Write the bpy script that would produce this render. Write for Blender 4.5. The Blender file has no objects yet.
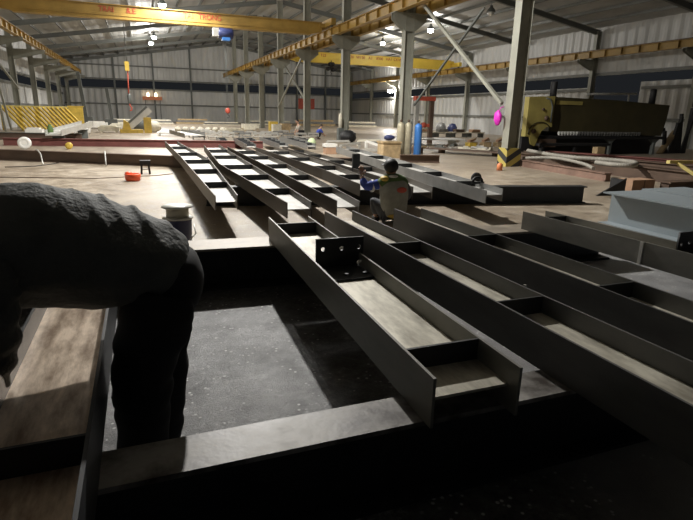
import bpy, bmesh, math, random
from mathutils import Vector, Matrix, noise
random.seed(7)
S = bpy.context.scene
COL = S.collection
PI = math.pi

# ------------------------------------------------------------------ materials
def mat(name, col, rough=.6, metal=0., var=.25, scale=6., dark=None, bump=0., bscale=40., rvar=.1, detail=6., stretch=(1,1,1), lo=.3, up=.7):
    m = bpy.data.materials.new(name); m.use_nodes = True
    n = m.node_tree.nodes; l = m.node_tree.links
    b = n['Principled BSDF']
    b.inputs['Metallic'].default_value = metal
    tc = n.new('ShaderNodeTexCoord'); mp = n.new('ShaderNodeMapping'); mp.inputs['Scale'].default_value = stretch
    l.new(tc.outputs['Object'], mp.inputs['Vector'])
    nz = n.new('ShaderNodeTexNoise'); nz.inputs['Scale'].default_value = scale; nz.inputs['Detail'].default_value = detail
    nz.inputs['Roughness'].default_value = .6
    l.new(mp.outputs['Vector'], nz.inputs['Vector'])
    r = n.new('ShaderNodeValToRGB')
    d = dark if dark else tuple(c*(1-var) for c in col)
    hi = tuple(min(1, c*(1+var*.6)) for c in col)
    r.color_ramp.elements[0].position = lo; r.color_ramp.elements[0].color = (*d, 1)
    r.color_ramp.elements[1].position = up; r.color_ramp.elements[1].color = (*hi, 1)
    l.new(nz.outputs['Fac'], r.inputs['Fac']); l.new(r.outputs['Color'], b.inputs['Base Color'])
    mr = n.new('ShaderNodeMapRange'); mr.inputs['To Min'].default_value = max(.05, rough-rvar); mr.inputs['To Max'].default_value = min(1, rough+rvar)
    l.new(nz.outputs['Fac'], mr.inputs['Value']); l.new(mr.outputs['Result'], b.inputs['Roughness'])
    if bump:
        n2 = n.new('ShaderNodeTexNoise'); n2.inputs['Scale'].default_value = bscale; n2.inputs['Detail'].default_value = 4
        l.new(mp.outputs['Vector'], n2.inputs['Vector'])
        bp = n.new('ShaderNodeBump'); bp.inputs['Strength'].default_value = bump; bp.inputs['Distance'].default_value = .02
        l.new(n2.outputs['Fac'], bp.inputs['Height']); l.new(bp.outputs['Normal'], b.inputs['Normal'])
    return m

def emis(name, col, st):
    m = bpy.data.materials.new(name); m.use_nodes = True
    b = m.node_tree.nodes['Principled BSDF']
    b.inputs['Base Color'].default_value = (*col, 1); b.inputs['Emission Color'].default_value = (*col, 1); b.inputs['Emission Strength'].default_value = st
    return m

def floor_mat():
    m = bpy.data.materials.new('concrete_floor'); m.use_nodes = True
    n = m.node_tree.nodes; l = m.node_tree.links; b = n['Principled BSDF']
    tc = n.new('ShaderNodeTexCoord')
    def nz(sc, det=6, rgh=.6):
        t = n.new('ShaderNodeTexNoise'); t.inputs['Scale'].default_value = sc; t.inputs['Detail'].default_value = det; t.inputs['Roughness'].default_value = rgh
        l.new(tc.outputs['Object'], t.inputs['Vector']); return t
    def ramp(src, a, ca, c, cc):
        r = n.new('ShaderNodeValToRGB'); r.color_ramp.elements[0].position = a; r.color_ramp.elements[0].color = (*ca, 1)
        r.color_ramp.elements[1].position = c; r.color_ramp.elements[1].color = (*cc, 1); l.new(src, r.inputs['Fac']); return r
    def mix(fac, A, B, mode='MIX'):
        x = n.new('ShaderNodeMix'); x.data_type = 'RGBA'; x.blend_type = mode
        if isinstance(fac, float): x.inputs[0].default_value = fac
        else: l.new(fac, x.inputs[0])
        l.new(A, x.inputs[6]); l.new(B, x.inputs[7]); return x.outputs[2]
    big = nz(.5, 7); mid = nz(3., 8, .7); fine = nz(70., 5, .75)
    tan = ramp(mid.outputs['Fac'], .3, (.22, .175, .13), .68, (.46, .39, .295))
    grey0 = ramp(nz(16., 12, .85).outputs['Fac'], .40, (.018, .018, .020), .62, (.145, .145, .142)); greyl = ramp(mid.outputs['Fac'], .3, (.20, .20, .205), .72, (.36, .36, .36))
    sep = n.new('ShaderNodeSeparateXYZ'); l.new(tc.outputs['Object'], sep.inputs[0])
    # the grey slab of the near bays (worn bare) against the dusty tan slab beyond the second support
    ad = n.new('ShaderNodeMath'); ad.operation = 'MULTIPLY_ADD'; l.new(big.outputs['Fac'], ad.inputs[0]); ad.inputs[1].default_value = .8; l.new(sep.outputs['Y'], ad.inputs[2])
    fr = n.new('ShaderNodeMapRange'); fr.inputs['From Min'].default_value = 4.55; fr.inputs['From Max'].default_value = 5.3; l.new(ad.outputs[0], fr.inputs['Value'])
    # the near grey slab turns paler to the right of the bracket-plate beam
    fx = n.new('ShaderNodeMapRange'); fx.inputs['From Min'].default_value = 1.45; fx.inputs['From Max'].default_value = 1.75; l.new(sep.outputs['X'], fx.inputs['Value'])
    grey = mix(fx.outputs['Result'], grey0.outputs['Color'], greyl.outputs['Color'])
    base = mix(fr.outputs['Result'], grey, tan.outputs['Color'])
    st = ramp(big.outputs['Fac'], .35, (.62, .58, .55), .6, (1, 1, 1))
    base = mix(.8, base, st.outputs['Color'], 'MULTIPLY')
    # pale flecks of swarf and lime
    vo = n.new('ShaderNodeTexVoronoi'); vo.inputs['Scale'].default_value = 22; l.new(tc.outputs['Object'], vo.inputs['Vector'])
    fl = ramp(vo.outputs['Distance'], .12, (1, 1, 1), .22, (0, 0, 0))
    cut = ramp(mid.outputs['Fac'], .46, (0, 0, 0), .58, (1, 1, 1))
    fm = n.new('ShaderNodeMix'); fm.data_type = 'RGBA'; fm.blend_type = 'MULTIPLY'; fm.inputs[0].default_value = 1.
    l.new(fl.outputs['Color'], fm.inputs[6]); l.new(cut.outputs['Color'], fm.inputs[7])
    white = n.new('ShaderNodeRGB'); white.outputs[0].default_value = (.6, .6, .58, 1)
    base = mix(fm.outputs[2], base, white.outputs[0])
    lime = ramp(nz(2.1, 12, .82).outputs['Fac'], .56, (0, 0, 0), .70, (.6, .6, .6))
    base = mix(lime.outputs['Color'], base, white.outputs[0])
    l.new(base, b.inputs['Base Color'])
    rr = n.new('ShaderNodeMapRange'); rr.inputs['From Min'].default_value = .35; rr.inputs['From Max'].default_value = .65
    rr.inputs['To Min'].default_value = .30; rr.inputs['To Max'].default_value = .62
    l.new(mid.outputs['Fac'], rr.inputs['Value']); l.new(rr.outputs['Result'], b.inputs['Roughness'])
    bp = n.new('ShaderNodeBump'); bp.inputs['Strength'].default_value = .45; bp.inputs['Distance'].default_value = .012
    l.new(fine.outputs['Fac'], bp.inputs['Height']); l.new(bp.outputs['Normal'], b.inputs['Normal'])
    return m

def hazard_mat():
    m = bpy.data.materials.new('hazard_stripes'); m.use_nodes = True
    n = m.node_tree.nodes; l = m.node_tree.links; b = n['Principled BSDF']
    tc = n.new('ShaderNodeTexCoord'); sep = n.new('ShaderNodeSeparateXYZ'); l.new(tc.outputs['Object'], sep.inputs[0])
    a = n.new('ShaderNodeMath'); a.operation = 'ADD'; l.new(sep.outputs['X'], a.inputs[0]); l.new(sep.outputs['Y'], a.inputs[1])
    c = n.new('ShaderNodeMath'); c.operation = 'SUBTRACT'; l.new(sep.outputs['Z'], c.inputs[0])
    hs = n.new('ShaderNodeMath'); hs.operation = 'MULTIPLY'; hs.inputs[1].default_value = .6; l.new(a.outputs[0], hs.inputs[0]); l.new(hs.outputs[0], c.inputs[1])
    d = n.new('ShaderNodeMath'); d.operation = 'MODULO'; d.inputs[1].default_value = .38
    e = n.new('ShaderNodeMath'); e.operation = 'ADD'; e.inputs[1].default_value = 38.; l.new(c.outputs[0], e.inputs[0]); l.new(e.outputs[0], d.inputs[0])
    g = n.new('ShaderNodeMath'); g.operation = 'GREATER_THAN'; g.inputs[1].default_value = .19; l.new(d.outputs[0], g.inputs[0])
    x = n.new('ShaderNodeMix'); x.data_type = 'RGBA'; x.inputs[6].default_value = (.03, .03, .03, 1); x.inputs[7].default_value = (.46, .37, .09, 1)
    l.new(g.outputs[0], x.inputs[0]); l.new(x.outputs[2], b.inputs['Base Color']); b.inputs['Roughness'].default_value = .6
    return m

MT = {}
MT['floor'] = floor_mat()
MT['hazard'] = hazard_mat()
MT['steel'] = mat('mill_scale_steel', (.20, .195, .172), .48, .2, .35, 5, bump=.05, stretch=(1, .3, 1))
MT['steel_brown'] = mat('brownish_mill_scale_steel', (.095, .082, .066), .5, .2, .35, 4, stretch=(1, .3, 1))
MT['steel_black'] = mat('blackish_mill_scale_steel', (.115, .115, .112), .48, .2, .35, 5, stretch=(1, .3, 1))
MT['steel_dk'] = mat('dark_mill_scale_and_shade', (.035, .036, .038), .5, .3, .3, 5)  # dark steel; on stiffeners and the lower-left flanges it paints in shade
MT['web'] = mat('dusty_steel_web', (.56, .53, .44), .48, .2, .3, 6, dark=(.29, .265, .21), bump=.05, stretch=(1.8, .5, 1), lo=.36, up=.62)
MT['web_far'] = mat('bright_dusty_steel_web', (.46, .45, .42), .5, .2, .4, 5, stretch=(1, .5, 1))
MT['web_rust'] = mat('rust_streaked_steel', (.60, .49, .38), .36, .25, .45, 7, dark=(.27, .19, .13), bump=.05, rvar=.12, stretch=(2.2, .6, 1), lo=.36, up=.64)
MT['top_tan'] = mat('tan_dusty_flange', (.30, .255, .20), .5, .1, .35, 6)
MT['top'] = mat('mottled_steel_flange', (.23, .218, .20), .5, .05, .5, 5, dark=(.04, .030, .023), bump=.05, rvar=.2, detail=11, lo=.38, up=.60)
MT['brown'] = mat('brown_rusty_steel', (.13, .085, .06), .6, .2, .35, 3, stretch=(.5, .5, 1))
MT['maroon'] = mat('maroon_primer_steel', (.20, .07, .06), .6, .05, .25, 2)
MT['rustlight'] = mat('light_rusty_steel', (.26, .165, .125), .6, .1, .3, 3)
MT['column'] = mat('grey_painted_column_steel', (.30, .30, .25), .5, .1, .18, 2)
MT['dkgrey'] = mat('dark_grey_paint', (.13, .14, .13), .55, .1, .2, 3)
MT['rafter'] = mat('rafter_grey_paint', (.16, .165, .15), .55, .1, .15, 1)
MT['sheet'] = mat('galvanised_wall_sheet', (.56, .56, .54), .5, .1, .2, .6, stretch=(1, 1, .25))
MT['roof'] = mat('galvanised_roof_sheet', (.42, .42, .40), .5, .1, .12, .5)
MT['gantry'] = mat('yellow_gantry_paint', (.36, .225, .05), .5, .05, .25, 1.5)
MT['crane'] = mat('yellow_crane_paint', (.86, .62, .09), .45, .05, .12, 1)
MT['yellow'] = mat('worn_yellow_paint', (.62, .43, .07), .5, .05, .3, 4)
MT['paleyellow'] = mat('pale_yellow_paint', (.75, .62, .22), .5, .05, .2, 4)
MT['olive'] = mat('olive_machine_paint', (.36, .30, .09), .5, .1, .25, 2)
MT['olive_dk'] = mat('dark_olive_machine_paint', (.06, .05, .02), .5, .1, .3, 2)
MT['redtext'] = mat('red_lettering', (.45, .06, .03), .6)
MT['red'] = mat('faded_red', (.55, .10, .06), .6)
MT['orange'] = mat('orange_red_plastic', (.85, .12, .04), .4)
MT['orangepaint'] = mat('orange_paint', (.75, .25, .10), .5)
MT['blue'] = mat('blue_cylinder_paint', (.05, .19, .52), .4, .1, .12, 3)
MT['navy'] = mat('navy_blue_plastic', (.03, .04, .12), .4)
MT['cylgrey'] = mat('buff_grey_cylinder_paint', (.42, .38, .27), .45, .2, .25, 5)
MT['white'] = mat('white_plastic', (.80, .79, .74), .4, 0, .08, 8)
MT['cream'] = mat('cream_wrapped_cover', (.68, .64, .52), .7, 0, .25, 5, bump=.3, bscale=8)
MT['wood'] = mat('pale_wood', (.45, .33, .18), .7, 0, .35, 6)
MT['card'] = mat('brown_cardboard', (.44, .27, .17), .8, 0, .2, 5, bump=.2, bscale=6)
MT['greypaint'] = mat('blue_grey_paint', (.30, .345, .37), .4, .1, .06, 2)
MT['black'] = mat('black_rubber', (.012, .012, .013), .6)
MT['jacket'] = mat('charcoal_jacket_cloth', (.095, .100, .092), .75, 0, .3, 6, bump=.4, bscale=45)
MT['trouser'] = mat('black_trouser_cloth', (.010, .010, .011), .85, 0, .3, 6)
MT['skin'] = mat('skin', (.42, .25, .17), .6, 0, .1)
MT['hair'] = mat('black_hair', (.012, .010, .010), .6)
MT['vest'] = mat('grey_vest_cloth', (.34, .345, .30), .8, 0, .2, 12)
MT['green'] = mat('green_vest_cloth', (.10, .17, .05), .8)
MT['bluecloth'] = mat('blue_sleeve_cloth', (.05, .09, .42), .8, 0, .2, 12)
MT['greycloth'] = mat('grey_trouser_cloth', (.085, .09, .10), .8, 0, .25, 10)
MT['palecloth'] = mat('pale_beige_cloth', (.42, .38, .31), .8)
MT['lime'] = mat('pale_lime_fabric', (.60, .72, .42), .7)
MT['hose'] = mat('ribbed_grey_hose', (.33, .31, .265), .6, 0, .15, 6)
MT['magenta'] = mat('magenta_plastic_bag', (.75, .03, .55), .5)
MT['galv'] = mat('light_galvanised_steel', (.55, .54, .50), .4, .4, .2, 3)
MT['greysteel'] = mat('pale_grey_steel', (.24, .24, .23), .45, .4, .3, 4)
MT['bulb'] = emis('lamp_glow', (1, .97, .90), 60.)
MT['glow'] = emis('amber_lamp_glow', (1, .75, .45), 6.)

# ------------------------------------------------------------------ mesh builder (world coordinates)
class MB:
    def __init__(s): s.v = []; s.f = []; s.sm = []
    def add(s, vs, fs, smooth=False):
        o = len(s.v); s.v += [tuple(v) for v in vs]
        s.f += [tuple(i+o for i in f) for f in fs]; s.sm += [smooth]*len(fs); return s
    def box(s, x0, x1, y0, y1, z0, z1):
        vs = [(x, y, z) for z in (z0, z1) for x, y in ((x0, y0), (x1, y0), (x1, y1), (x0, y1))]
        return s.add(vs, [(3, 2, 1, 0), (4, 5, 6, 7), (0, 1, 5, 4), (1, 2, 6, 5), (2, 3, 7, 6), (3, 0, 4, 7)])
    def bar(s, p, q, w, h, up=(0, 0, 1)):
        p = Vector(p); q = Vector(q); d = (q-p).normalized(); u = Vector(up)
        if abs(d.dot(u)) > .98: u = Vector((0, 1, 0))
        r = d.cross(u).normalized(); u = r.cross(d)
        vs = [c + r*a*w/2 + u*b*h/2 for c in (p, q) for a, b in ((-1, -1), (1, -1), (1, 1), (-1, 1))]
        return s.add(vs, [(3, 2, 1, 0), (4, 5, 6, 7), (0, 1, 5, 4), (1, 2, 6, 5), (2, 3, 7, 6), (3, 0, 4, 7)])
    def tube(s, pts, r, n=8, caps=True):
        pts = [Vector(p) for p in pts]; rs = r if isinstance(r, (list, tuple)) else [r]*len(pts); vs = []; fs = []
        ref = None
        for i, p in enumerate(pts):
            d = (pts[min(i+1, len(pts)-1)] - pts[max(i-1, 0)]).normalized()
            if ref is None:
                ref = Vector((0, 0, 1)) if abs(d.z) < .9 else Vector((1, 0, 0))
            a = d.cross(ref).normalized(); b = a.cross(d); ref = b
            vs += [p + (a*math.cos(2*PI*k/n) + b*math.sin(2*PI*k/n))*rs[i] for k in range(n)]
        for i in range(len(pts)-1):
            for k in range(n):
                fs.append((i*n+k, i*n+(k+1) % n, (i+1)*n+(k+1) % n, (i+1)*n+k))
        s.add(vs, fs, True)
        if caps:
            m = len(pts)-1
            s.add(vs[:n], [tuple(range(n))]); s.add(vs[m*n:], [tuple(reversed(range(n)))])
        return s
    def loft(s, pts, n=24, per=6, fn=None):
        """smooth closed tube through (x, y, z, half width across y, half height) stations"""
        Q = [Vector(p) for p in pts]; P = []
        for i in range(len(Q)-1):
            p0, p1, p2, p3 = Q[max(i-1, 0)], Q[i], Q[i+1], Q[min(i+2, len(Q)-1)]
            for k in range(per):
                u = k/per; P.append(.5*((2*p1)+(-p0+p2)*u+(2*p0-5*p1+4*p2-p3)*u*u+(-p0+3*p1-3*p2+p3)*u**3))
        P.append(Q[-1]); vs = []; fs = []
        for i, p in enumerate(P):
            c = Vector(p[:3]); d = (Vector(P[min(i+1, len(P)-1)][:3])-Vector(P[max(i-1, 0)][:3])).normalized()
            a = Vector((0, 1, 0)); a = (a-d*a.dot(d)).normalized(); b = d.cross(a)
            for k in range(n):
                t = 2*PI*k/n; o = a*math.cos(t)*p[3]+b*math.sin(t)*p[4]; v = c+o
                if fn: v = v+o.normalized()*fn(v, i/(len(P)-1))
                vs.append(v)
        m = len(P)-1
        for i in range(m):
            for k in range(n): fs.append((i*n+k, i*n+(k+1) % n, (i+1)*n+(k+1) % n, (i+1)*n+k))
        fs += [tuple(range(n)), tuple(reversed(range(m*n, (m+1)*n)))]
        return s.add(vs, fs, True)
    def lathe(s, prof, c, n=20, axis='z'):
        vs = []; fs = []
        for r, z in prof:
            for k in range(n):
                a = 2*PI*k/n; x, y = r*math.cos(a), r*math.sin(a)
                p = (x, y, z) if axis == 'z' else ((x, z, y) if axis == 'y' else (z, x, y))
                vs.append((c[0]+p[0], c[1]+p[1], c[2]+p[2]))
        for i in range(len(prof)-1):
            for k in range(n):
                fs.append((i*n+k, i*n+(k+1) % n, (i+1)*n+(k+1) % n, (i+1)*n+k))
        s.add(vs, fs, True)
        for i, z in ((0, 0), (len(prof)-1, 1)):
            if prof[i][0] > 1e-4: s.add(vs[i*n:(i+1)*n], [tuple(range(n))])
        return s
    def prism(s, poly, a, b, ax):
        """2-D polygon extruded along ax from a to b; coordinates are the other two axes in order"""
        def P(u, w, t): return (t, u, w) if ax == 'x' else ((u, t, w) if ax == 'y' else (u, w, t))
        n = len(poly); vs = [P(u, w, a) for u, w in poly] + [P(u, w, b) for u, w in poly]
        fs = [tuple(range(n)), tuple(reversed(range(n, 2*n)))] + [(i, (i+1) % n, n+(i+1) % n, n+i) for i in range(n)]
        return s.add(vs, fs)
    def ellipsoid(s, c, r, nu=16, nv=10, fn=None):
        vs = []; fs = []
        for j in range(nv+1):
            t = PI*j/nv
            for i in range(nu):
                p = 2*PI*i/nu; d = Vector((math.sin(t)*math.cos(p), math.sin(t)*math.sin(p), math.cos(t)))
                k = fn(d) if fn else 1.
                vs.append((c[0]+r[0]*d.x*k, c[1]+r[1]*d.y*k, c[2]+r[2]*d.z*k))
        for j in range(nv):
            for i in range(nu):
                fs.append((j*nu+i, (j+1)*nu+i, (j+1)*nu+(i+1) % nu, j*nu+(i+1) % nu))
        return s.add(vs, fs, True)
    def mesh(s, name, off=(0, 0, 0)):
        me = bpy.data.meshes.new(name)
        me.from_pydata([(v[0]-off[0], v[1]-off[1], v[2]-off[2]) for v in s.v], [], s.f)
        bm = bmesh.new(); bm.from_mesh(me)
        for f, sm in zip(bm.faces, s.sm): f.smooth = sm
        bmesh.ops.remove_doubles(bm, verts=bm.verts, dist=1e-5)
        bmesh.ops.recalc_face_normals(bm, faces=bm.faces); bm.to_mesh(me); bm.free(); return me
    def build(s, name, m, parent=None, loc=None, bevel=0):
        root = parent
        while root is not None and root.parent is not None: root = root.parent
        off = tuple(root.location) if root is not None else (loc if loc else (0, 0, 0))
        o = bpy.data.objects.new(name, s.mesh(name, off)); COL.objects.link(o)
        o.data.materials.append(MT[m] if isinstance(m, str) else m)
        if parent is not None: o.parent = parent
        elif loc: o.location = loc
        if bevel:
            bv = o.modifiers.new('bevel', 'BEVEL'); bv.width = bevel; bv.segments = 2; bv.limit_method = 'ANGLE'
        return o

def tag(o, label=None, cat=None, group=None, kind=None):
    if label: o['label'] = label
    if cat: o['category'] = cat
    if group: o['group'] = group
    if kind: o['kind'] = kind
    return o
def thing(name, label, cat, loc=(0, 0, 0), group=None):
    o = bpy.data.objects.new(name, None); COL.objects.link(o); o.location = loc; o.empty_display_size = .1
    return tag(o, label, cat, group)
def struct(name, mb, m):
    return tag(mb.build(name, m), kind='structure')
def dup(root, loc, label, group=None):
    r = root.copy(); COL.objects.link(r); r.location = loc; r['label'] = label
    if group: r['group'] = group
    for ch in list(root.children):
        c = ch.copy(); COL.objects.link(c); c.parent = r
        for g in list(ch.children):
            d = g.copy(); COL.objects.link(d); d.parent = c
    return r
def data_from(o):
    dg = bpy.context.evaluated_depsgraph_get(); dg.update()
    return bpy.data.meshes.new_from_object(o.evaluated_get(dg))
def plate_holes(name, poly, holes, th, fr, m, parent):
    """2-D outline with round holes, thickness th, placed by the 4x4 frame fr (world)"""
    cu = bpy.data.curves.new(name, 'CURVE'); cu.dimensions = '2D'; cu.fill_mode = 'BOTH'; cu.extrude = th/2
    def sp(pts):
        q = cu.splines.new('POLY'); q.points.add(len(pts)-1); q.use_cyclic_u = True
        for p, xy in zip(q.points, pts): p.co = (xy[0], xy[1], 0, 1)
    sp(poly)
    for (hx, hy, r) in holes: sp([(hx+r*math.cos(2*PI*k/14), hy+r*math.sin(2*PI*k/14)) for k in range(14)])
    t = bpy.data.objects.new('tmp', cu); COL.objects.link(t); me = data_from(t)
    bpy.data.objects.remove(t); bpy.data.curves.remove(cu)
    root = parent
    while root.parent is not None: root = root.parent
    me.transform(Matrix.Translation(-Vector(root.location)) @ fr)
    me.name = name; me.materials.clear(); me.materials.append(MT[m])
    o = bpy.data.objects.new(name, me); COL.objects.link(o); o.parent = parent
    return o
def text_part(name, string, size, loc, m, parent, rotz=0., sx=1.):
    cu = bpy.data.curves.new(name, 'FONT'); cu.body = string; cu.size = size; cu.extrude = .008; cu.align_x = 'CENTER'; cu.align_y = 'CENTER'
    t = bpy.data.objects.new('tmp', cu); COL.objects.link(t); me = data_from(t)
    bpy.data.objects.remove(t); bpy.data.curves.remove(cu)
    root = parent
    while root.parent is not None: root = root.parent
    me.transform(Matrix.Translation(Vector(loc)-Vector(root.location)) @ Matrix.Rotation(rotz, 4, 'Z') @ Matrix.Rotation(PI/2, 4, 'X') @ Matrix.Diagonal((sx, 1, 1, 1)))
    me.name = name; me.materials.clear(); me.materials.append(MT[m])
    o = bpy.data.objects.new(name, me); COL.objects.link(o); o.parent = parent; return o

# ------------------------------------------------------------------ setting
XL, XR, YF, YN, XM = -8.4, 28., 71.5, -5., 10.5
EAVE, RIDGE = 7.1, 9.9
def roof_z(x): return RIDGE-.16*abs(x-XM)

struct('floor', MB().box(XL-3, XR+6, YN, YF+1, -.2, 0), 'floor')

def sheet_wall(axis, const, a, b, z0, z1, top=None, pitch=.36, amp=.035):
    mb = MB(); n = int((b-a)/(pitch/2)); vs = []; fs = []
    for i in range(n+1):
        t = a+(b-a)*i/n; d = const + (amp if (i//2) % 2 else -amp)
        zt = top(t) if top else z1
        for z in (z0, zt): vs.append((d, t, z) if axis == 'x' else (t, d, z))
    for i in range(n): fs.append((2*i, 2*i+2, 2*i+3, 2*i+1))
    mb.add(vs, fs); return mb
def solid(o, t=.02):
    md = o.modifiers.new('thickness', 'SOLIDIFY'); md.thickness = t; return o
solid(struct('wall_left', sheet_wall('x', XL, YN, YF, 0, 3.15), 'sheet'))
solid(struct('wall_left.001', sheet_wall('x', XL, YN, YF, 3.75, 6.85), 'sheet'))
solid(struct('wall_right', sheet_wall('x', XR, 27.7, YF, 0, 3.45), 'sheet'))
solid(struct('wall_right.001', sheet_wall('x', XR, YN, 24.3, 0, 3.66), 'sheet'))
solid(struct('wall_right.002', sheet_wall('x', XR, YN, YF, 4.15, EAVE), 'sheet'))
solid(struct('wall_far', sheet_wall('y', YF, XL, XR, 0, 3.85), 'sheet'))
solid(struct('wall_far.001', sheet_wall('y', YF, XL, XR, 4.75, 0, top=roof_z), 'sheet'))

def roof(x0, x1):
    mb = MB(); n = 60; vs = []; fs = []
    for i in range(n+1):
        x = x0+(x1-x0)*i/n
        for y in (YN, YF+.5): vs.append((x, y, roof_z(x)+(.03 if i % 2 else 0)))
    for i in range(n): fs.append((2*i, 2*i+1, 2*i+3, 2*i+2))
    return mb.add(vs, fs)
solid(struct('ceiling', roof(XL-.3, XM), 'roof'), .03)
solid(struct('ceiling.001', roof(XM, XR+.3), 'roof'), .03)
# purlins and wall girts
tn = 0
for s0, s1 in ((XL, XM), (XR, XM)):
    for i in range(1, 12):
        x = s0+(s1-s0)*i/11.6; z = roof_z(x)-.06
        tn += 1; struct('trim_%d' % tn, MB().box(x-.04, x+.04, YN, YF, z-.16, z), 'rafter')
for x, zs in ((XL+.12, (1.6, 3.05, 3.85, 5.4)), (XR-.12, (1.5, 3.3, 4.25, 5.6))):
    for z in zs:
        tn += 1
        mb = MB()
        if x > 0 and z < 4: mb.box(x-.04, x+.04, 27.7, YF, z-.08, z+.08); mb.box(x-.04, x+.04, YN, 24.1, z-.08, z+.08)
        else: mb.box(x-.04, x+.04, YN, YF, z-.08, z+.08)
        struct('trim_%d' % tn, mb, 'rafter')
for z in (2.0, 3.78, 4.85, 6.4):
    tn += 1; struct('trim_%d' % tn, MB().box(XL+.2, XR-.2, YF-.2, YF-.1, z-.08, z+.08), 'rafter')

# ------------------------------------------------------------------ columns and frames
def h_column(mb, x, y, z0, z1, dx, dy, t=.02):
    mb.box(x-dx/2, x-dx/2+t, y-dy/2, y+dy/2, z0, z1); mb.box(x+dx/2-t, x+dx/2, y-dy/2, y+dy/2, z0, z1)
    mb.box(x-dx/2+t, x+dx/2-t, y-t/2, y+t/2, z0, z1); return mb
YS = [13.41+7.2*k for k in range(8)]
ordn = ['nearest', 'second', 'third', 'fourth', 'fifth', 'sixth', 'seventh', 'farthest']
for k, y in enumerate(YS):
    lab = ('tall grey steel column with yellow and black striped base block' if k == 0 else
           'grey steel column with T bracket rising beside the two gas cylinders' if k == 1 else
           '%s grey column from the front in the middle row under the yellow runway beam' % ordn[k])
    t = thing('steel_column', lab, 'column', (XM, y, 0), 'steel columns of the middle row')
    h_column(MB(), XM, y, 0, RIDGE-.35, .42, .30).build('shaft', 'column', t)
    mb = MB()
    for yy in (y-.13, y+.11):
        mb.prism([(XM-.22, 4.72), (XM+.22, 4.72), (XM+.74, 5.14), (XM+.74, 5.40), (XM-.74, 5.40), (XM-.74, 5.14)], yy, yy+.02, 'y')
    mb.box(XM-.76, XM+.76, y-.20, y+.20, 5.38, 5.41)
    mb.build('corbel', 'column', t)
    if k == 0:
        MB().box(XM-.26, XM+.26, y-.22, y+.22, 0, .55).build('base_block', 'hazard', t)
    else:
        MB().box(XM-.30, XM+.30, y-.24, y+.24, 0, .03).build('base_plate', 'dkgrey', t)
RS = [20.6+7.2*k for k in range(8)]
for side, X, sg in (('left', XL+.7, 1), ('right', XR-.3, -1)):
    for k, y in enumerate(RS):
        if y > YF-.3: continue
        lab = '%s grey wall column along the %s wall under the runway beam' % (ordn[k], side)
        t = thing('wall_column', lab, 'column', (X, y, 0), 'columns along the %s wall' % side)
        h_column(MB(), X, y, 0, roof_z(X)-.3, .36, .26).build('shaft', 'column', t)
        mb = MB()
        for yy in (y-.10, y+.08):
            mb.prism([(X+sg*.18, 4.45), (X+sg*.18, 5.10), (X+sg*(1.35 if sg < 0 else 2.0), 5.10), (X+sg*(1.35 if sg < 0 else 2.0), 4.92)], yy, yy+.02, 'y')
        mb.box(min(X, X+sg*(1.36 if sg < 0 else 2.01)), max(X, X+sg*(1.36 if sg < 0 else 2.01)), y-.14, y+.14, 5.08, 5.11)
        mb.build('corbel', 'column', t)
# roof rafters, one each side of every frame
for k, y in enumerate(RS):
    for side, X in (('left', XL+.2), ('right', XR-.2)):
        mb = MB(); x1 = XM+(-.25 if side == 'left' else .25)
        za, zb = roof_z(X)-.24, roof_z(x1)-.24
        for yy, th, d0, d1 in ((y, .012, -.30, 0), (y, .2, -.02, 0), (y, .2, -.31, -.29)):
            mb.prism([(X, za+d0), (x1, zb+d0), (x1, zb+d1), (X, za+d1)], yy-th/2, yy+th/2, 'y')
        o = mb.build('roof_rafter', 'rafter', loc=(X, y, za))
        tag(o, 'sloping grey roof rafter of the %s bay, %s from the front' % (side, ordn[k]), 'rafter', 'roof rafters of the %s bay' % side)
# wind posts on the far wall
for k, x in enumerate((-2.6, 1.8, 6.2, 15.5, 20., 24.)):
    o = MB().box(x-.1, x+.1, YF-.35, YF-.12, 0, roof_z(x)-.3).build('wind_post', 'dkgrey', loc=(x, YF-.2, 0))
    tag(o, '%s slim grey post against the far wall counting from the left' % ['first', 'second', 'third', 'fourth', 'fifth', 'sixth'][k], 'post', 'wind posts on the far wall')
# runway beams (gantry rails)
def runway(x, label, d=0.):
    t = thing('runway_beam', label, 'beam', (x, 33., 5.11+d), 'yellow crane runway beams')
    y0, y1 = YN+8, 69.
    mb = MB().box(x-.13, x+.13, y0, y1, 5.11+d, 5.13+d).box(x-.13, x+.13, y0, y1, 5.50+d, 5.52+d).box(x-.008, x+.008, y0, y1, 5.13+d, 5.50+d)
    y = y0+.1
    while y < y1: mb.box(x-.12, x+.12, y-.008, y+.008, 5.13+d, 5.50+d); y += 1.2
    mb.build('girder', 'gantry', t)
    MB().box(x-.03, x+.03, y0, y1, 5.52+d, 5.58+d).build('rail', 'brown', t)
runway(XM-.58, 'yellow runway beam on the left brackets of the middle columns', .3)
runway(XM+.58, 'yellow runway beam on the right brackets of the middle columns', .3)
runway(-5.95, 'orange-yellow runway beam running along the left wall')
runway(XR-1.4, 'yellow runway beam running along the right wall over the machine')

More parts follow.
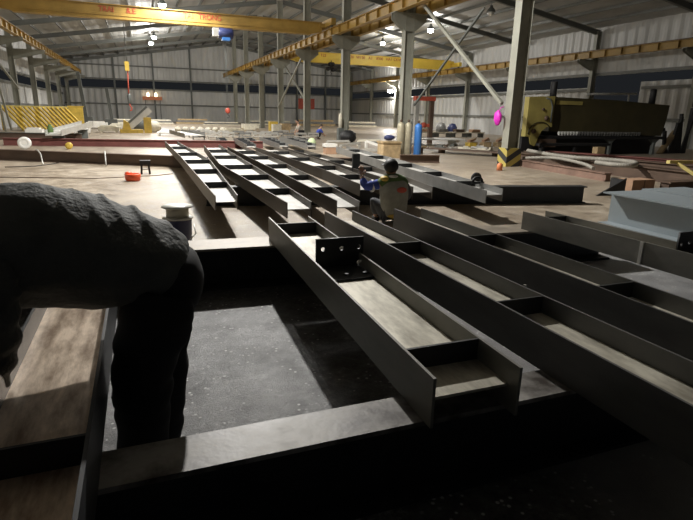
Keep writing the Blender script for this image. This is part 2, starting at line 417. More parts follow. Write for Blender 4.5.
def girder_crane(y, x0, x1, label, texts, mname, deep=0., d0=0., d1=0.):
    t = thing('bridge_crane', label, 'crane', (x0, y, 5.58), 'yellow bridge cranes')
    zb = 5.60-deep
    MB().prism([(x0+.3, zb+.12), (x0+1., zb), (x1-1., zb), (x1-.3, zb+.12), (x1-.3, 6.18), (x0+.3, 6.18)], y-.17, y+.17, 'y').build('main_girder', mname, t)
    MB().box(x0+.3, x1-.3, y-.26, y+.26, 6.18, 6.21).box(x0+.9, x1-.9, y-.24, y+.24, zb-.03, zb).box(x0+1, x1-1, y-.20, y-.17, 5.72, 5.76).build('girder_flange', mname, t)
    for x, d in ((x0, d0), (x1, d1)):
        e = MB().box(x-.13, x+.13, y-1.3, y+1.3, 5.66+d, 6.0+d).bar((x, y, 6.05), (x+(.45 if x == x0 else -.45), y, 6.05), .5, .2).build('end_carriage', mname, t)
        for yy in (y-1., y+1.):
            MB().lathe([(.10, -.05), (.10, .05)], (x, yy, 5.68+d), 14, 'x').build('wheel', 'dkgrey', e)
    for (x, s, sz, sx) in texts:
        for wd in s.split():
            text_part('lettering', wd, sz, (x+len(wd)*sz*.32*sx, y-.185, 5.98 if len(texts) > 2 else 5.92), 'redtext', t, 0, sx); x += (len(wd)+.7)*sz*.66*sx
    return t
girder_crane(29.5, -5.95, XM-.58, 'yellow overhead crane girder with red lettering across the left bay',
             [(-1.55, 'TRAI', .34, .95), (-.35, '&.E', .34, .95), (2.3, 'TAI', .36, .9), (3.15, 'TRONG', .36, .9)], 'gantry', 0., 0., .3)
girder_crane(43.2, XM+.58, XR-1.4, 'bright yellow overhead crane girder behind the middle columns in the right bay',
             [(14.0, 'T22', .30, 1.), (16.4, 'T20 W130 A.I 8300 HA1 CKVN', .30, 1.05), (22.8, '', .3, 1)], 'crane', .16, .3, 0.)
# hoists and hooks
t = thing('electric_hoist', 'blue electric hoist hanging under the left yellow crane girder', 'hoist', (4.4, 29.5, 5.57))
MB().lathe([(.22, -.38), (.26, -.34), (.26, .34), (.22, .38)], (4.4, 29.2, 5.27), 18, 'x').build('drum', 'navy', t)
MB().box(3.75, 4.05, 29.0, 29.3, 5.1, 5.5).build('motor', 'galv', t)
MB().box(4.2, 4.6, 29.0, 29.35, 4.92, 5.08).build('gear_case', 'blue', t)
MB().tube([(4.38, 29.5, 5.2), (4.38, 29.5, 1.6)], .012, 6).tube([(4.44, 29.5, 5.2), (4.44, 29.5, 1.6)], .012, 6).build('rope', 'dkgrey', t)
hk = MB().lathe([(.02, 1.62), (.12, 1.56), (.14, 1.40), (.06, 1.32)], (4.41, 29.5, 0), 14).build('hook_block', 'red', t)
MB().tube([(4.41, 29.5, 1.34), (4.41, 29.5, 1.26), (4.48, 29.5, 1.2), (4.47, 29.5, 1.12), (4.40, 29.5, 1.09), (4.34, 29.5, 1.14)], .025, 8).build('hook', 'dkgrey', hk)
t = thing('chain_hoist', 'yellow and red chain hoist hanging over the cutting machine', 'hoist', (-.45, 30.2, 5.5))
MB().tube([(-.45, 30.2, 5.58), (-.45, 30.2, 3.75)], .02, 6).build('chain', 'dkgrey', t)
MB().box(-.55, -.35, 30.1, 30.3, 3.3, 3.75).build('hoist_body', 'yellow', t)
MB().tube([(-.44, 30.2, 3.3), (-.48, 30.2, 2.2)], .035, 6).build('lift_chain', 'red', t)
hb = MB().lathe([(.03, 2.2), (.10, 2.1), (.08, 1.75), (.03, 1.7)], (-.47, 30.2, 0), 10).build('hook_block', 'dkgrey', t)
MB().tube([(-.47, 30.2, 1.72), (-.47, 30.2, 1.6), (-.39, 30.2, 1.5), (-.41, 30.2, 1.38), (-.50, 30.2, 1.36)], .03, 8).build('hook', 'red', hb)
t = thing('lifting_grab', 'dark clustered lifting grab hanging in front of the bright yellow crane', 'hoist', (14.9, 42.8, 5.57))
MB().tube([(14.9, 42.8, 5.6), (14.9, 42.8, 5.2)], .03, 6).build('rope', 'black', t)
for dx, dz, r in ((-.1, 5.30, .17), (.12, 5.32, .16), (-.27, 4.95, .16), (.0, 5.05, .12), (.15, 4.88, .15), (.33, 4.90, .13)):
    MB().lathe([(.02, -.12), (r, -.08), (r, .08), (.02, .12)], (14.9+dx, 42.8, dz), 14, 'y').build('pulley', 'black', t)
MB().tube([(14.88, 42.8, 4.9), (14.88, 42.8, 4.65), (14.95, 42.8, 4.56), (14.85, 42.8, 4.5)], .03, 6).build('hook', 'black', t)

# diagonal bracing
def brace(p, q, label, w=.10, m='column'):
    o = MB().bar(p, q, w, w, (1, 0, 0)).build('diagonal_brace', m, loc=tuple(p)); tag(o, label, 'brace', 'diagonal braces')
brace((XM-.28, 18.83, 5.38), (XM-.28, 13.65, 1.85), 'pale diagonal brace falling from the second column to the striped-base column')
brace((XM+.28, 15.8, 4.88), (XM+.28, 20.3, 1.85), 'thin dark diagonal brace rising from the cylinder column towards the striped-base column', .07, 'dkgrey')
brace((XM-.30, 35.3, 4.9), (XM-.30, 41.9, 1.8), 'far diagonal brace between fourth and fifth middle columns falling left')
brace((XM+.30, 41.9, 4.9), (XM+.30, 35.3, 1.8), 'far diagonal brace between fourth and fifth middle columns falling right')
brace((XL+0.95, 35.3, 4.4), (XL+0.95, 41.8, 2.6), 'upper left wall brace sloping down away from the front')
brace((XL+1.10, 35.3, 3.2), (XL+1.10, 37.2, .07), 'left wall brace leaning down to the yellow rack, inner leg')
brace((XL+1.25, 34.0, 3.2), (XL+1.25, 35.0, .07), 'left wall brace leaning down to the yellow rack, outer leg')

# ------------------------------------------------------------------ lamps
def lamp(x, y, z, label, on=True, power=1800., cone=142., glow=.32):
    t = thing('high_bay_lamp', label, 'lamp', (x, y, z), 'bell shaped high bay lamps')
    MB().lathe([(.27, .04), (.26, .07), (.20, .20), (.10, .27), (.08, .40), (.02, .42)], (x, y, z), 20).build('reflector', 'dkgrey', t)
    MB().lathe([(.001, .06), (.16, .05), (.21, -.03), (.16, -.13), (.001, -.19)], (x, y, z), 16).build('bulb', 'bulb' if on else 'white', t)
    MB().tube([(x, y, z+.4), (x, y, roof_z(x)-.05)], .02, 6).build('rod', 'dkgrey', t)
    if on:
        # the bell throws most of its light downwards; the bare bulb below the rim gives a weaker glow all round
        for kind, en in (('SPOT', power), ('POINT', power*glow)):
            L = bpy.data.lights.new('lamp_light', kind); L.energy = en; L.shadow_soft_size = .12; L.color = (1, .975, .93)
            if kind == 'SPOT': L.spot_size = math.radians(cone); L.spot_blend = .35
            lo = bpy.data.objects.new('lamp_light', L); COL.objects.link(lo); lo.location = (0, 0, -.36); lo.parent = t
LP = 2350.
lamp(2.6, 12.8, 7.5, 'lit bell lamp high over the nearest beams, above the picture', power=4600., cone=168., glow=.06)
lamp(2.2, 20.5, 7.5, 'lit bell lamp over the ladder-like beams, above the picture', power=1300.)
lamp(1.8, 28., 7.5, 'lit bell lamp just in front of the left crane, above the picture', power=LP*.6)
lamp(1.72, 36., 7.5, 'brightest lit lamp at the top of the picture behind the left crane girder', power=LP)
lamp(1.62, 51.6, 7.5, 'lit lamp below the left crane girder, upper of the two close together', power=LP)
lamp(1.46, 56.2, 7.5, 'small lit lamp just under another lamp over the far left', power=LP*.8)
lamp(20.4, 36.5, 7.5, 'lit bell lamp right of the second middle column', power=LP*.55)
lamp(20.4, 44.9, 7.5, 'lit bell lamp between the second and third middle columns', power=LP*.55)
lamp(20.2, 28.9, 7.5, 'unlit dark bell lamp under the roof left of the striped-base column', on=False)
t = thing('flood_light', 'lit flood light glowing before the dark gap of the right wall', 'lamp', (27.3, 57.4, 4.0))
MB().box(27.0, 27.6, 57.3, 57.5, 3.9, 4.2).build('housing', 'white', t)
MB().bar((27.3, 57.45, 4.05), (27.95, 57.45, 4.05), .06, .06).build('arm', 'dkgrey', t)
MB().box(26.9, 27.5, 57.22, 57.29, 3.92, 4.18).build('glass', 'bulb', t)
L = bpy.data.lights.new('flood_light_source', 'POINT'); L.energy = 900; L.shadow_soft_size = .15; L.color = (1, .96, .9)
lo = bpy.data.objects.new('flood_light_source', L); COL.objects.link(lo); lo.location = (-.25, -.5, .05); lo.parent = t

# ------------------------------------------------------------------ steel beams lying on their sides
def lerp_path(path, y):
    ps = sorted(path, key=lambda p: p[1])
    for a, b in zip(ps, ps[1:]):
        if a[1] <= y <= b[1]: return a[0]+(b[0]-a[0])*(y-a[1])/(b[1]-a[1])
    return ps[0][0] if y < ps[0][1] else ps[-1][0]
def flange(mb, path, zb, zt, th, s):
    ps = sorted(path, key=lambda p: p[1])
    for a, b in zip(ps, ps[1:]):
        mb.add([(a[0], a[1], zb), (a[0]+s*th, a[1], zb), (b[0]+s*th, b[1], zb), (b[0], b[1], zb),
                (a[0], a[1], zt), (a[0]+s*th, a[1], zt), (b[0]+s*th, b[1], zt), (b[0], b[1], zt)],
               [(3, 2, 1, 0), (4, 5, 6, 7), (0, 1, 5, 4), (1, 2, 6, 5), (2, 3, 7, 6), (3, 0, 4, 7)])
    return mb
def beam(label, Lp, Rp, zb, zt, stiff, group, web='web', fl='steel', ewn=.02, th=.012, name='steel_beam', both=True):
    ys = [p[1] for p in Lp+Rp]; y0 = max(min(p[1] for p in Lp), min(p[1] for p in Rp))+ewn; y1 = min(max(p[1] for p in Lp), max(p[1] for p in Rp))-.01
    zm = (zb+zt)/2
    t = thing(name, label, 'beam', (lerp_path(Lp, (y0+y1)/2), (y0+y1)/2, zb), group)
    flange(MB(), Lp, zb, zt, th, 1).build('flange', fl, t); flange(MB(), Rp, zb, zt, th, -1).build('flange', fl, t)
    cuts = sorted({y0, y1} | {y for y in ys if y0 < y < y1}); vs = []; fs = []; mb = MB()
    for a, b in zip(cuts, cuts[1:]):
        l0, l1, r0, r1 = lerp_path(Lp, a)+th, lerp_path(Lp, b)+th, lerp_path(Rp, a)-th, lerp_path(Rp, b)-th
        mb.add([(l0, a, zm-.006), (r0, a, zm-.006), (r1, b, zm-.006), (l1, b, zm-.006), (l0, a, zm+.006), (r0, a, zm+.006), (r1, b, zm+.006), (l1, b, zm+.006)],
               [(3, 2, 1, 0), (4, 5, 6, 7), (0, 1, 5, 4), (1, 2, 6, 5), (2, 3, 7, 6), (3, 0, 4, 7)])
    mb.build('web', web, t)
    for y in stiff:
        if y0 <= y <= y1:
            MB().box(lerp_path(Lp, y)+th, lerp_path(Rp, y)-th, y-.006, y+.006, zm+.006, zt-.002).build('stiffener', 'steel_dk', t)  # dark colour puts the shade on the stiffener faces
    return t
G1 = 'dark beams on the near supports'
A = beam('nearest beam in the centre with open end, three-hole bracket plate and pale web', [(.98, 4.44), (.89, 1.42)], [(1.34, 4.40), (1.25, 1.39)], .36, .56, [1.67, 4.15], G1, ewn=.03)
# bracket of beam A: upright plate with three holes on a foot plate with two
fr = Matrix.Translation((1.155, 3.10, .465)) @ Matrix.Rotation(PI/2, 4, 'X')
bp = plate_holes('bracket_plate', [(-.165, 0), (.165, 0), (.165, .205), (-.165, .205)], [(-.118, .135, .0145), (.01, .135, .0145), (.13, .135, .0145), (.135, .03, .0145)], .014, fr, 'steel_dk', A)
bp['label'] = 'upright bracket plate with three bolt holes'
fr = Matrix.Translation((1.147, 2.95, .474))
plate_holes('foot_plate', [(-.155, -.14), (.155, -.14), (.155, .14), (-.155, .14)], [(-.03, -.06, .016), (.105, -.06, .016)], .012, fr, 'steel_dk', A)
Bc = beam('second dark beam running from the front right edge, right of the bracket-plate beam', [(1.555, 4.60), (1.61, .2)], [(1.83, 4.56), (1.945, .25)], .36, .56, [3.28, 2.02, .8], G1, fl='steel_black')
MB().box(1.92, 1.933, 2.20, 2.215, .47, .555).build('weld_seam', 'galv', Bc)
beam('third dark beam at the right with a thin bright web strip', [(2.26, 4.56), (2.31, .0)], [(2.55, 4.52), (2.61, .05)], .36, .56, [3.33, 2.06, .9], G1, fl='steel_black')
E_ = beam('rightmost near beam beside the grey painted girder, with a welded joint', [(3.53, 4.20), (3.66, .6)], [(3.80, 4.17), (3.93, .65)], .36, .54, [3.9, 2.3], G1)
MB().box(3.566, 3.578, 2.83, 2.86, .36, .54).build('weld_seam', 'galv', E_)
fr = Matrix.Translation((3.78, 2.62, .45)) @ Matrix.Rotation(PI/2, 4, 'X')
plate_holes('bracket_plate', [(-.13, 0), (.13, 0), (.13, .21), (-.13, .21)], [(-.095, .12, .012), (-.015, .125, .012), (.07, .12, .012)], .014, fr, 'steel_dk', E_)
LB = beam('rusty lit beam at the lower left under the bending person', [(-.53, 4.4), (-.53, .3)], [(-.21, 4.4), (-.20, .35)], .36, .56, [1.46, 3.2], G1, web='web_rust', fl='steel_dk')  # flanges coloured dark for the shadow on their outer face

G2 = 'ladder-like beams in the middle of the hall'
b, tp = .30, .48
beam('leftmost ladder-like beam casting a black shadow on the tan floor', [(.66, 17.9), (.74, 12.), (.75, 6.30)], [(1.03, 17.7), (1.27, 11.2), (1.02, 6.28)], b, tp, [7.57, 9.34, 11.19, 13.14, 15.39], G2, web='web_far', fl='steel_brown')
beam('second ladder-like beam from the left, bent at its far part', [(1.66, 16.0), (1.33, 10.2), (1.40, 7.5), (1.45, 5.62)], [(2.12, 16.2), (1.86, 8.34), (1.74, 5.60)], b, tp, [6.76, 8.35, 10.0, 12.2, 14.1], G2, web='web_far', fl='steel_brown')
beam('third ladder-like beam from the left', [(2.22, 15.2), (2.11, 8.5), (2.04, 5.62)], [(2.70, 15.4), (2.66, 11.), (2.46, 7.6), (2.29, 5.50)], b, tp, [6.75, 8.2, 10.02, 11.96, 13.6], G2, web='web_far', fl='steel_brown')
beam('fourth ladder-like beam ending at the left arm of the worker in the vest', [(2.98, 15.), (2.99, 9.), (2.87, 6.93)], [(3.58, 15.2), (3.50, 10.), (3.24, 6.93)], b, tp, [8.1, 9.6, 11.5, 13.4], G2, web='web_far', fl='steel_brown')
G5 = beam('fifth ladder-like beam ending just right of the worker in the vest', [(3.76, 15.), (3.60, 9.), (3.50, 6.50)], [(4.06, 14.), (4.06, 8.2), (3.80, 6.45)], b, tp, [7.6, 9.2, 10.7, 12.3, 13.8], G2, web='web_far', fl='steel_brown')
MB().box(3.60, 3.74, 9.05, 9.10, .396, .74).build('bracket_plate', 'steel_dk', G5)
beam('long sixth beam behind the worker with a raised lug at its near end', [(5.55, 15.4), (4.78, 10.2), (4.34, 5.95)], [(5.98, 15.6), (5.34, 10.5), (4.70, 6.05)], b, tp, [6.95, 8.25, 9.8, 11.8, 14.], G2, web='web_far', fl='greysteel')
G3 = 'grey beams far back in the hall'
far_specs = [(3.2, 17.6, 4.8), (4.4, 18., 5.), (5.4, 18., 5.2), (4.5, 24., 3.4), (3.2, 24., 3.2), (5.6, 24., 3.4), (7.2, 24., 3.2), (6.45, 24.2, 3.)]
names = ['first', 'second', 'third', 'fourth', 'fifth', 'sixth', 'seventh', 'eighth']
for k, (x, y, ln) in enumerate(far_specs):
    sk = .07*ln
    beam('grey steel beam in the far heap behind the ladder-like beams, %s of its heap' % names[k], [(x, y), (x+sk, y+ln)], [(x+.32, y), (x+sk+.4, y+ln)], .02 if k > 2 else .2, .22 if k > 2 else .4,
         [y+1.2*i+.6 for i in range(int(ln/1.2))], G3, web='galv' if k % 2 else 'web_far', fl='greysteel')

# transverse supports: H sections standing upright
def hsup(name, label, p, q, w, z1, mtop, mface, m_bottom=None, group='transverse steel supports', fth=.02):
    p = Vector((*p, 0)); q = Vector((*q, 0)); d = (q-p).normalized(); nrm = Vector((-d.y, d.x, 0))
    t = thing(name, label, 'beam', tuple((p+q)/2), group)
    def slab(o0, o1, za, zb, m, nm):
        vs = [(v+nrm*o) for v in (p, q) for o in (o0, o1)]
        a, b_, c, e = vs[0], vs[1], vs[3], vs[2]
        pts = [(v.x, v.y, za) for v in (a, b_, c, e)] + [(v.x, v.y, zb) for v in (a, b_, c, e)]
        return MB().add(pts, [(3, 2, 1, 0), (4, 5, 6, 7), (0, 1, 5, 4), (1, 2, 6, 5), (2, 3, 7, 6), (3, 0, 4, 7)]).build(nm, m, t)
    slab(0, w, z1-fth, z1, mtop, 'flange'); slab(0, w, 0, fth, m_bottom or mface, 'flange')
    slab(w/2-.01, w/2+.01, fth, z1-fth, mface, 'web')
    return t
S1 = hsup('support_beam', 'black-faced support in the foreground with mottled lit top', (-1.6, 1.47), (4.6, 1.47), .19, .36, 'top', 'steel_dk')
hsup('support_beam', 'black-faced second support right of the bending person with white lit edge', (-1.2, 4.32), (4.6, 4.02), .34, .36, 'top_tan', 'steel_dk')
hsup('support_beam', 'long black support ending on the tan floor behind the rightmost near beam', (.86, 8.37), (7.30, 7.08), .2, .30, 'steel_dk', 'steel_dk')
hsup('support_beam', 'long brown steel bar lying on the floor at the left under the ladder-like beams', (-5.2, 17.9), (1.5, 13.95), .2, .295, 'brown', 'brown')
hsup('support_beam', 'dark support hidden under the far parts of the middle beams', (1.7, 13.6), (6.3, 13.2), .2, .30, 'brown', 'steel_dk')
hsup('support_beam', 'maroon painted bar lying across the floor behind the brown bar', (-5.0, 23.6), (4.6, 21.6), .22, .28, 'maroon', 'maroon')
hsup('support_beam', 'dark grey bar lying behind the maroon bar at the left', (-8., 28.3), (-2.6, 26.9), .22, .32, 'dkgrey', 'brown')
hsup('support_beam', 'short brown bar with pale end lying in front of the gas cylinders', (7.55, 14.95), (8.78, 14.6), .18, .24, 'brown', 'brown')

# lug on beam F
t = thing('shackle_ring', 'black steel lug ring standing on the sixth middle beam end', 'ring', (4.78, 6.62, .48))
MB().tube([(4.66+.085+.085*math.cos(a), 6.75, .48+.075*math.sin(a)+.0) for a in [PI*i/12 for i in range(13)]], .022, 8).build('bow', 'black', t)
MB().bar((4.65, 6.75, .475), (4.86, 6.75, .475), .04, .03).build('pin', 'black', t)

# painted grey girders at right
def girder(x0, x1, y0, y1, label):
    t = thing('painted_girder', label, 'girder', (x0, (y0+y1)/2, 0), 'blue-grey painted girders')
    xm = (x0+x1)/2
    MB().box(x0, x1, y0, y1, .435, .455).build('flange', 'greypaint', t); MB().box(x0-.02, x1, y0, y1, 0, .02).build('flange', 'greypaint', t)
    MB().box(x0+.17, x0+.19, y0, y1, .02, .435).build('web', 'greypaint', t)
    MB().box(x0+.19, x1-.02, y1-.03, y1-.015, .02, .435).build('end_plate', 'greypaint', t)
girder(6.10, 6.95, 1.5, 5.62, 'blue-grey painted girder on the floor at the right edge, nearest of its pair')
girder(7.00, 7.90, 1.8, 5.75, 'blue-grey painted girder behind another one at the right edge')

# ------------------------------------------------------------------ people
def skin_mesh(J, E, sub=2, fn=None, off=(0, 0, 0)):
    names_ = list(J); idx = {n: i for i, n in enumerate(names_)}
    me = bpy.data.meshes.new('sk'); me.from_pydata([J[n][:3] for n in names_], [(idx[a], idx[b_]) for a, b_ in E], [])
    o = bpy.data.objects.new('sk', me); COL.objects.link(o)
    o.modifiers.new('s', 'SKIN'); sd = o.modifiers.new('u', 'SUBSURF'); sd.levels = sub
    for n in names_:
        r = J[n][3:]; r = (r[0], r[0]) if len(r) == 1 else r
        me.skin_vertices[0].data[idx[n]].radius = r
    me.skin_vertices[0].data[0].use_root = True
    m2 = data_from(o); bpy.data.objects.remove(o); bpy.data.meshes.remove(me)
    vs = [Vector(v.co) for v in m2.vertices]; ns = [Vector(v.normal) for v in m2.vertices]
    if fn: vs = [v+nn*fn(v) for v, nn in zip(vs, ns)]
    mb = MB(); mb.add(vs, [tuple(p.vertices) for p in m2.polygons], True); bpy.data.meshes.remove(m2)
    return mb
def merge(a, b_):
    o = len(a.v); a.v += b_.v; a.f += [tuple(i+o for i in f) for f in b_.f]; a.sm += b_.sm; return a
def hand(wrist, d, side, sc=1.):
    """palm, four bent fingers and a thumb from the wrist along d; side = direction of the thumb"""
    w = Vector(wrist); d = Vector(d).normalized(); sd = Vector(side); sd = (sd-d*sd.dot(d)).normalized(); nm = d.cross(sd).normalized()
    mb = skin_mesh({'w': (*w, .028*sc, .022*sc), 'p1': (*(w+d*.045*sc), .038*sc, .018*sc), 'p2': (*(w+d*.085*sc), .040*sc, .015*sc)}, [('w', 'p1'), ('p1', 'p2')], 1)
    for k, (o, ln) in enumerate(((.030, .070), (.010, .080), (-.010, .074), (-.029, .058))):
        b0 = w+d*.075*sc+sd*o*sc; b1 = b0+d*ln*.5*sc; b2 = b1+(d*.8+nm*.45).normalized()*ln*.33*sc; b3 = b2+(d*.4+nm*.9).normalized()*ln*.28*sc
        merge(mb, MB().tube([b0, b1, b2, b3], [.0095*sc, .009*sc, .0085*sc, .006*sc], 8))
    t0 = w+d*.03*sc+sd*.025*sc; t1 = t0+(d*.5+sd*.8).normalized()*.04*sc; t2 = t1+(d*.9+sd*.2+nm*.3).normalized()*.035*sc
    merge(mb, MB().tube([t0, t1, t2], [.013*sc, .011*sc, .007*sc], 8)); return mb
def head_mesh(c, face, up, r=.105):
    """egg-shaped head with brow, nose, lips, chin, eyes sockets and ears; face, up are directions"""
    f = Vector(face).normalized(); u = Vector(up); u = (u-f*u.dot(f)).normalized(); s = u.cross(f)
    mb = MB(); tmp = MB()
    def fn(d):
        k = 1.
        fx, sy, uz = d.x, d.y, d.z
        if fx > .5:
            k += .16*math.exp(-(sy/.13)**2-((uz+.10)/.16)**2)     # nose
            k += .05*math.exp(-(sy/.25)**2-((uz+.48)/.08)**2)     # lips
            k += .05*math.exp(-(sy/.3)**2-((uz+.75)/.15)**2)      # chin
            k -= .06*(math.exp(-((sy-.36)/.14)**2-((uz-.06)/.11)**2)+math.exp(-((sy+.36)/.14)**2-((uz-.06)/.11)**2))
        if abs(sy) > .8: k += .14*math.exp(-((fx+.05)/.2)**2-((uz+.05)/.25)**2)   # ears
        return k
    tmp.ellipsoid((0, 0, 0), (.95*r, .76*r, 1.15*r), 32, 24, fn)
    tmp.v = [tuple(Vector(c)+f*v[0]+s*v[1]+u*v[2]) for v in tmp.v]
    return merge(mb, tmp)
def boot(p, d, sc=1.):
    p = Vector(p); d = Vector(d).normalized()
    return skin_mesh({'h': (*(p-d*.04*sc), .048*sc), 'a': (*(p+Vector((0, 0, .05*sc))), .055*sc), 'm': (*(p+d*.09*sc), .046*sc), 't': (*(p+d*.19*sc+Vector((0, 0, -.008))), .036*sc)}, [('h', 'm'), ('h', 'a'), ('m', 't')], 2)

# bending person in the foreground, facing left
J = {'pelvis': (.02, 2.22, .77, .13), 'sp1': (-.04, 2.22, .84, .13), 'sp2': (-.20, 2.22, .93, .17), 'sp3': (-.40, 2.22, .96, .18), 'sp4': (-.56, 2.22, .955, .15),
     'nk': (-.68, 2.22, .95, .06), 'hd': (-.76, 2.22, .92, .055),
     'Ls': (-.58, 2.03, .93, .075), 'Le': (-.555, 1.98, .70, .048), 'Lw': (-.585, 2.0, .49, .032),
     'Rs': (-.58, 2.42, .91, .075), 'Re': (-.62, 2.46, .68, .048), 'Rw': (-.72, 2.40, .50, .032),
     'Lh': (-.005, 2.12, .74, .10), 'Lk': (-.07, 2.07, .45, .07), 'La': (-.10, 2.03, .11, .05),
     'Rh': (.03, 2.31, .74, .10), 'Rk': (-.0, 2.24, .42, .07), 'Ra': (-.03, 2.14, .11, .05)}
EB = [('pelvis', 'sp1'), ('sp1', 'sp2'), ('sp2', 'sp3'), ('sp3', 'sp4'), ('sp4', 'nk'), ('nk', 'hd'), ('sp4', 'Ls'), ('Ls', 'Le'), ('Le', 'Lw'), ('sp4', 'Rs'), ('Rs', 'Re'), ('Re', 'Rw'),
      ('pelvis', 'Lh'), ('Lh', 'Lk'), ('Lk', 'La'), ('pelvis', 'Rh'), ('Rh', 'Rk'), ('Rk', 'Ra')]
bd = skin_mesh(J, EB, 2)
merge(bd, head_mesh((-.84, 2.22, .885), (-.6, 0, -.8), (-.8, 0, .6)))
merge(bd, hand((-.585, 2.0, .49), (-.15, 0, -1), (-.6, .8, 0))); merge(bd, hand((-.72, 2.40, .50), (-.2, -.1, -1), (-.6, -.8, 0)))
P1 = bd.build('person', 'skin', loc=(0, 2.2, 0))
tag(P1, 'person in dark padded jacket and black trousers bending over the left beam', 'person')
def folds(v, t=0):
    q = v.x*66+(v.y-2.2)*24+(v.z-.9)*14+2.6*noise.noise(v*4.5)
    top = max(0., min(1., (v.z-.90)*6)); hip = max(0., min(1., (v.x+.38)*3))
    r = 1-abs(math.sin(q*.5))
    return .034*r*r*top*hip*(.55+.45*noise.noise(v*6.)) + .010*noise.noise(v*6.) + .005*noise.noise(v*17.) + .004*math.sin(v.z*62+1.5*noise.noise(v*3.))*(1-top)
jk = MB().loft([(.125, 2.22, .775, .11, .085), (.10, 2.22, .785, .17, .125), (.045, 2.22, .81, .215, .168), (-.06, 2.22, .85, .235, .19), (-.17, 2.22, .88, .24, .212), (-.30, 2.22, .92, .245, .226), (-.42, 2.22, .94, .245, .236), (-.54, 2.22, .955, .22, .21), (-.66, 2.22, .95, .11, .11)], 56, 22, folds)
for y0, y1, y2, dx in ((2.03, 1.99, 2.0, 0), (2.42, 2.46, 2.40, -.06)):
    jk.loft([(-.52+dx, y0, .97, .10, .10), (-.545+dx, y0-.0, .88, .115, .115), (-.545+dx, y1, .72, .095, .095), (-.555+dx*1.5, y1, .62, .085, .085), (-.575+dx*2, y2, .50, .06, .06)], 20, 8, lambda v, t: .008*noise.noise(v*12.)+.006*math.sin(v.z*70+3*noise.noise(v*5)))
jk.build('jacket', 'jacket', P1)
tr = MB().loft([(.085, 2.22, .895, .10, .05), (.085, 2.22, .85, .18, .11), (.065, 2.22, .77, .20, .145), (.02, 2.22, .69, .20, .145), (.015, 2.22, .62, .16, .13)], 32, 10, lambda v, t: .008*noise.noise(v*8.))
for y0, y1, y2, dx in ((2.10, 2.06, 2.03, 0), (2.31, 2.24, 2.14, .070)):
    tr.loft([(.04+dx*.2, y0, .76, .11, .12), (-.010+dx*.42, y0, .62, .125, .145), (-.065+dx, y1, .45, .105, .122), (-.085+dx, y2, .26, .098, .108), (-.100+dx, y2, .07, .088, .098)], 24, 10, lambda v, t: .010*noise.noise(v*8.)+.004*math.sin(v.z*60+4*noise.noise(v*6)))
tr.build('trousers', 'trouser', P1)
for q in ((-.105, 2.03, .045), (-.02, 2.14, .045)): boot(q, (-1, 0, 0), .95).build('boot', 'black', P1)
MB().ellipsoid((-.83, 2.22, .915), (.115, .092, .10), 20, 12).build('hair', 'hair', P1)

# worker in the vest squatting behind the near beams, back to the camera
X, Y = 3.15, 6.40
def wj(d): return {k: (X+v[0], Y+v[1], v[2], *v[3:]) for k, v in d.items()}
WB = wj({'pelvis': (.02, .03, .16, .13), 'wa': (.015, 0, .30, .135), 'ch': (.01, .03, .50, .14), 'nk': (0, .05, .64, .055), 'hd': (-.01, .06, .70, .05),
         'Ls': (-.15, .05, .55, .06), 'Le': (-.32, .20, .48, .045), 'Lw': (-.34, .32, .62, .034), 'Rs': (.18, .05, .54, .06), 'Re': (.30, .14, .34, .045), 'Rw': (.30, .32, .26, .034),
         'Lh': (-.08, .06, .15, .09), 'Lk': (-.21, .24, .30, .06), 'La': (-.17, .12, .06, .042), 'Rh': (.11, .06, .15, .09), 'Rk': (.20, .26, .29, .06), 'Ra': (.17, .12, .06, .042)})
EW = [('pelvis', 'wa'), ('wa', 'ch'), ('ch', 'nk'), ('nk', 'hd'), ('ch', 'Ls'), ('Ls', 'Le'), ('Le', 'Lw'), ('ch', 'Rs'), ('Rs', 'Re'), ('Re', 'Rw'), ('pelvis', 'Lh'), ('Lh', 'Lk'), ('Lk', 'La'), ('pelvis', 'Rh'), ('Rh', 'Rk'), ('Rk', 'Ra')]
wb = skin_mesh(WB, EW, 2)
merge(wb, head_mesh((X-.02, Y+.07, .765), (-.5, .85, -.1), (0, 0, 1), .10))
merge(wb, hand((X-.34, Y+.32, .62), (-.05, .1, 1), (.8, 0, 0), .95)); merge(wb, hand((X+.30, Y+.32, .26), (-.1, 1, -.2), (-.6, 0, .5), .95))
P2 = wb.build('person', 'skin', loc=(X, Y, 0))
tag(P2, 'person squatting with back turned in grey vest with a red oval and blue sleeves', 'person')
MB().loft([(X+.04, Y+.03, .12, .13, .16), (X+.03, Y+.02, .20, .15, .185), (X+.02, Y+.01, .34, .155, .20), (X+.015, Y+.02, .48, .155, .205), (X+.01, Y+.04, .57, .12, .175), (X, Y+.05, .625, .07, .09)], 28, 8, lambda v, t: .008*noise.noise(v*10)).build('vest', 'vest', P2)
MB().loft([(X-.19, Y+.05, .535, .075, .055), (X-.12, Y+.045, .575, .10, .075), (X+.01, Y+.04, .60, .125, .085), (X+.14, Y+.045, .57, .10, .075), (X+.20, Y+.05, .53, .07, .05)], 20, 6).build('yoke', 'green', P2)
MB().ellipsoid((X+.06, Y-.135, .475), (.075, .02, .040), 16, 10).build('back_emblem', 'red', P2)
MB().ellipsoid((X-.14, Y+.0, .615), (.06, .07, .04), 14, 8).build('collar_flap', 'yellow', P2)
MB().ellipsoid((X-.02, Y-.02, .645), (.075, .06, .025), 14, 8).build('scarf', 'white', P2)
MB().ellipsoid((X+.03, Y-.05, .115), (.13, .10, .045), 16, 8).build('vest_hem', 'yellow', P2)
skin_mesh(wj({'s': (-.15, .05, .55, .082), 'e': (-.32, .19, .485, .070), 'w': (-.345, .30, .585, .048)}), [('s', 'e'), ('e', 'w')], 2, lambda v: .008*noise.noise(v*25)).build('sleeve', 'bluecloth', P2)
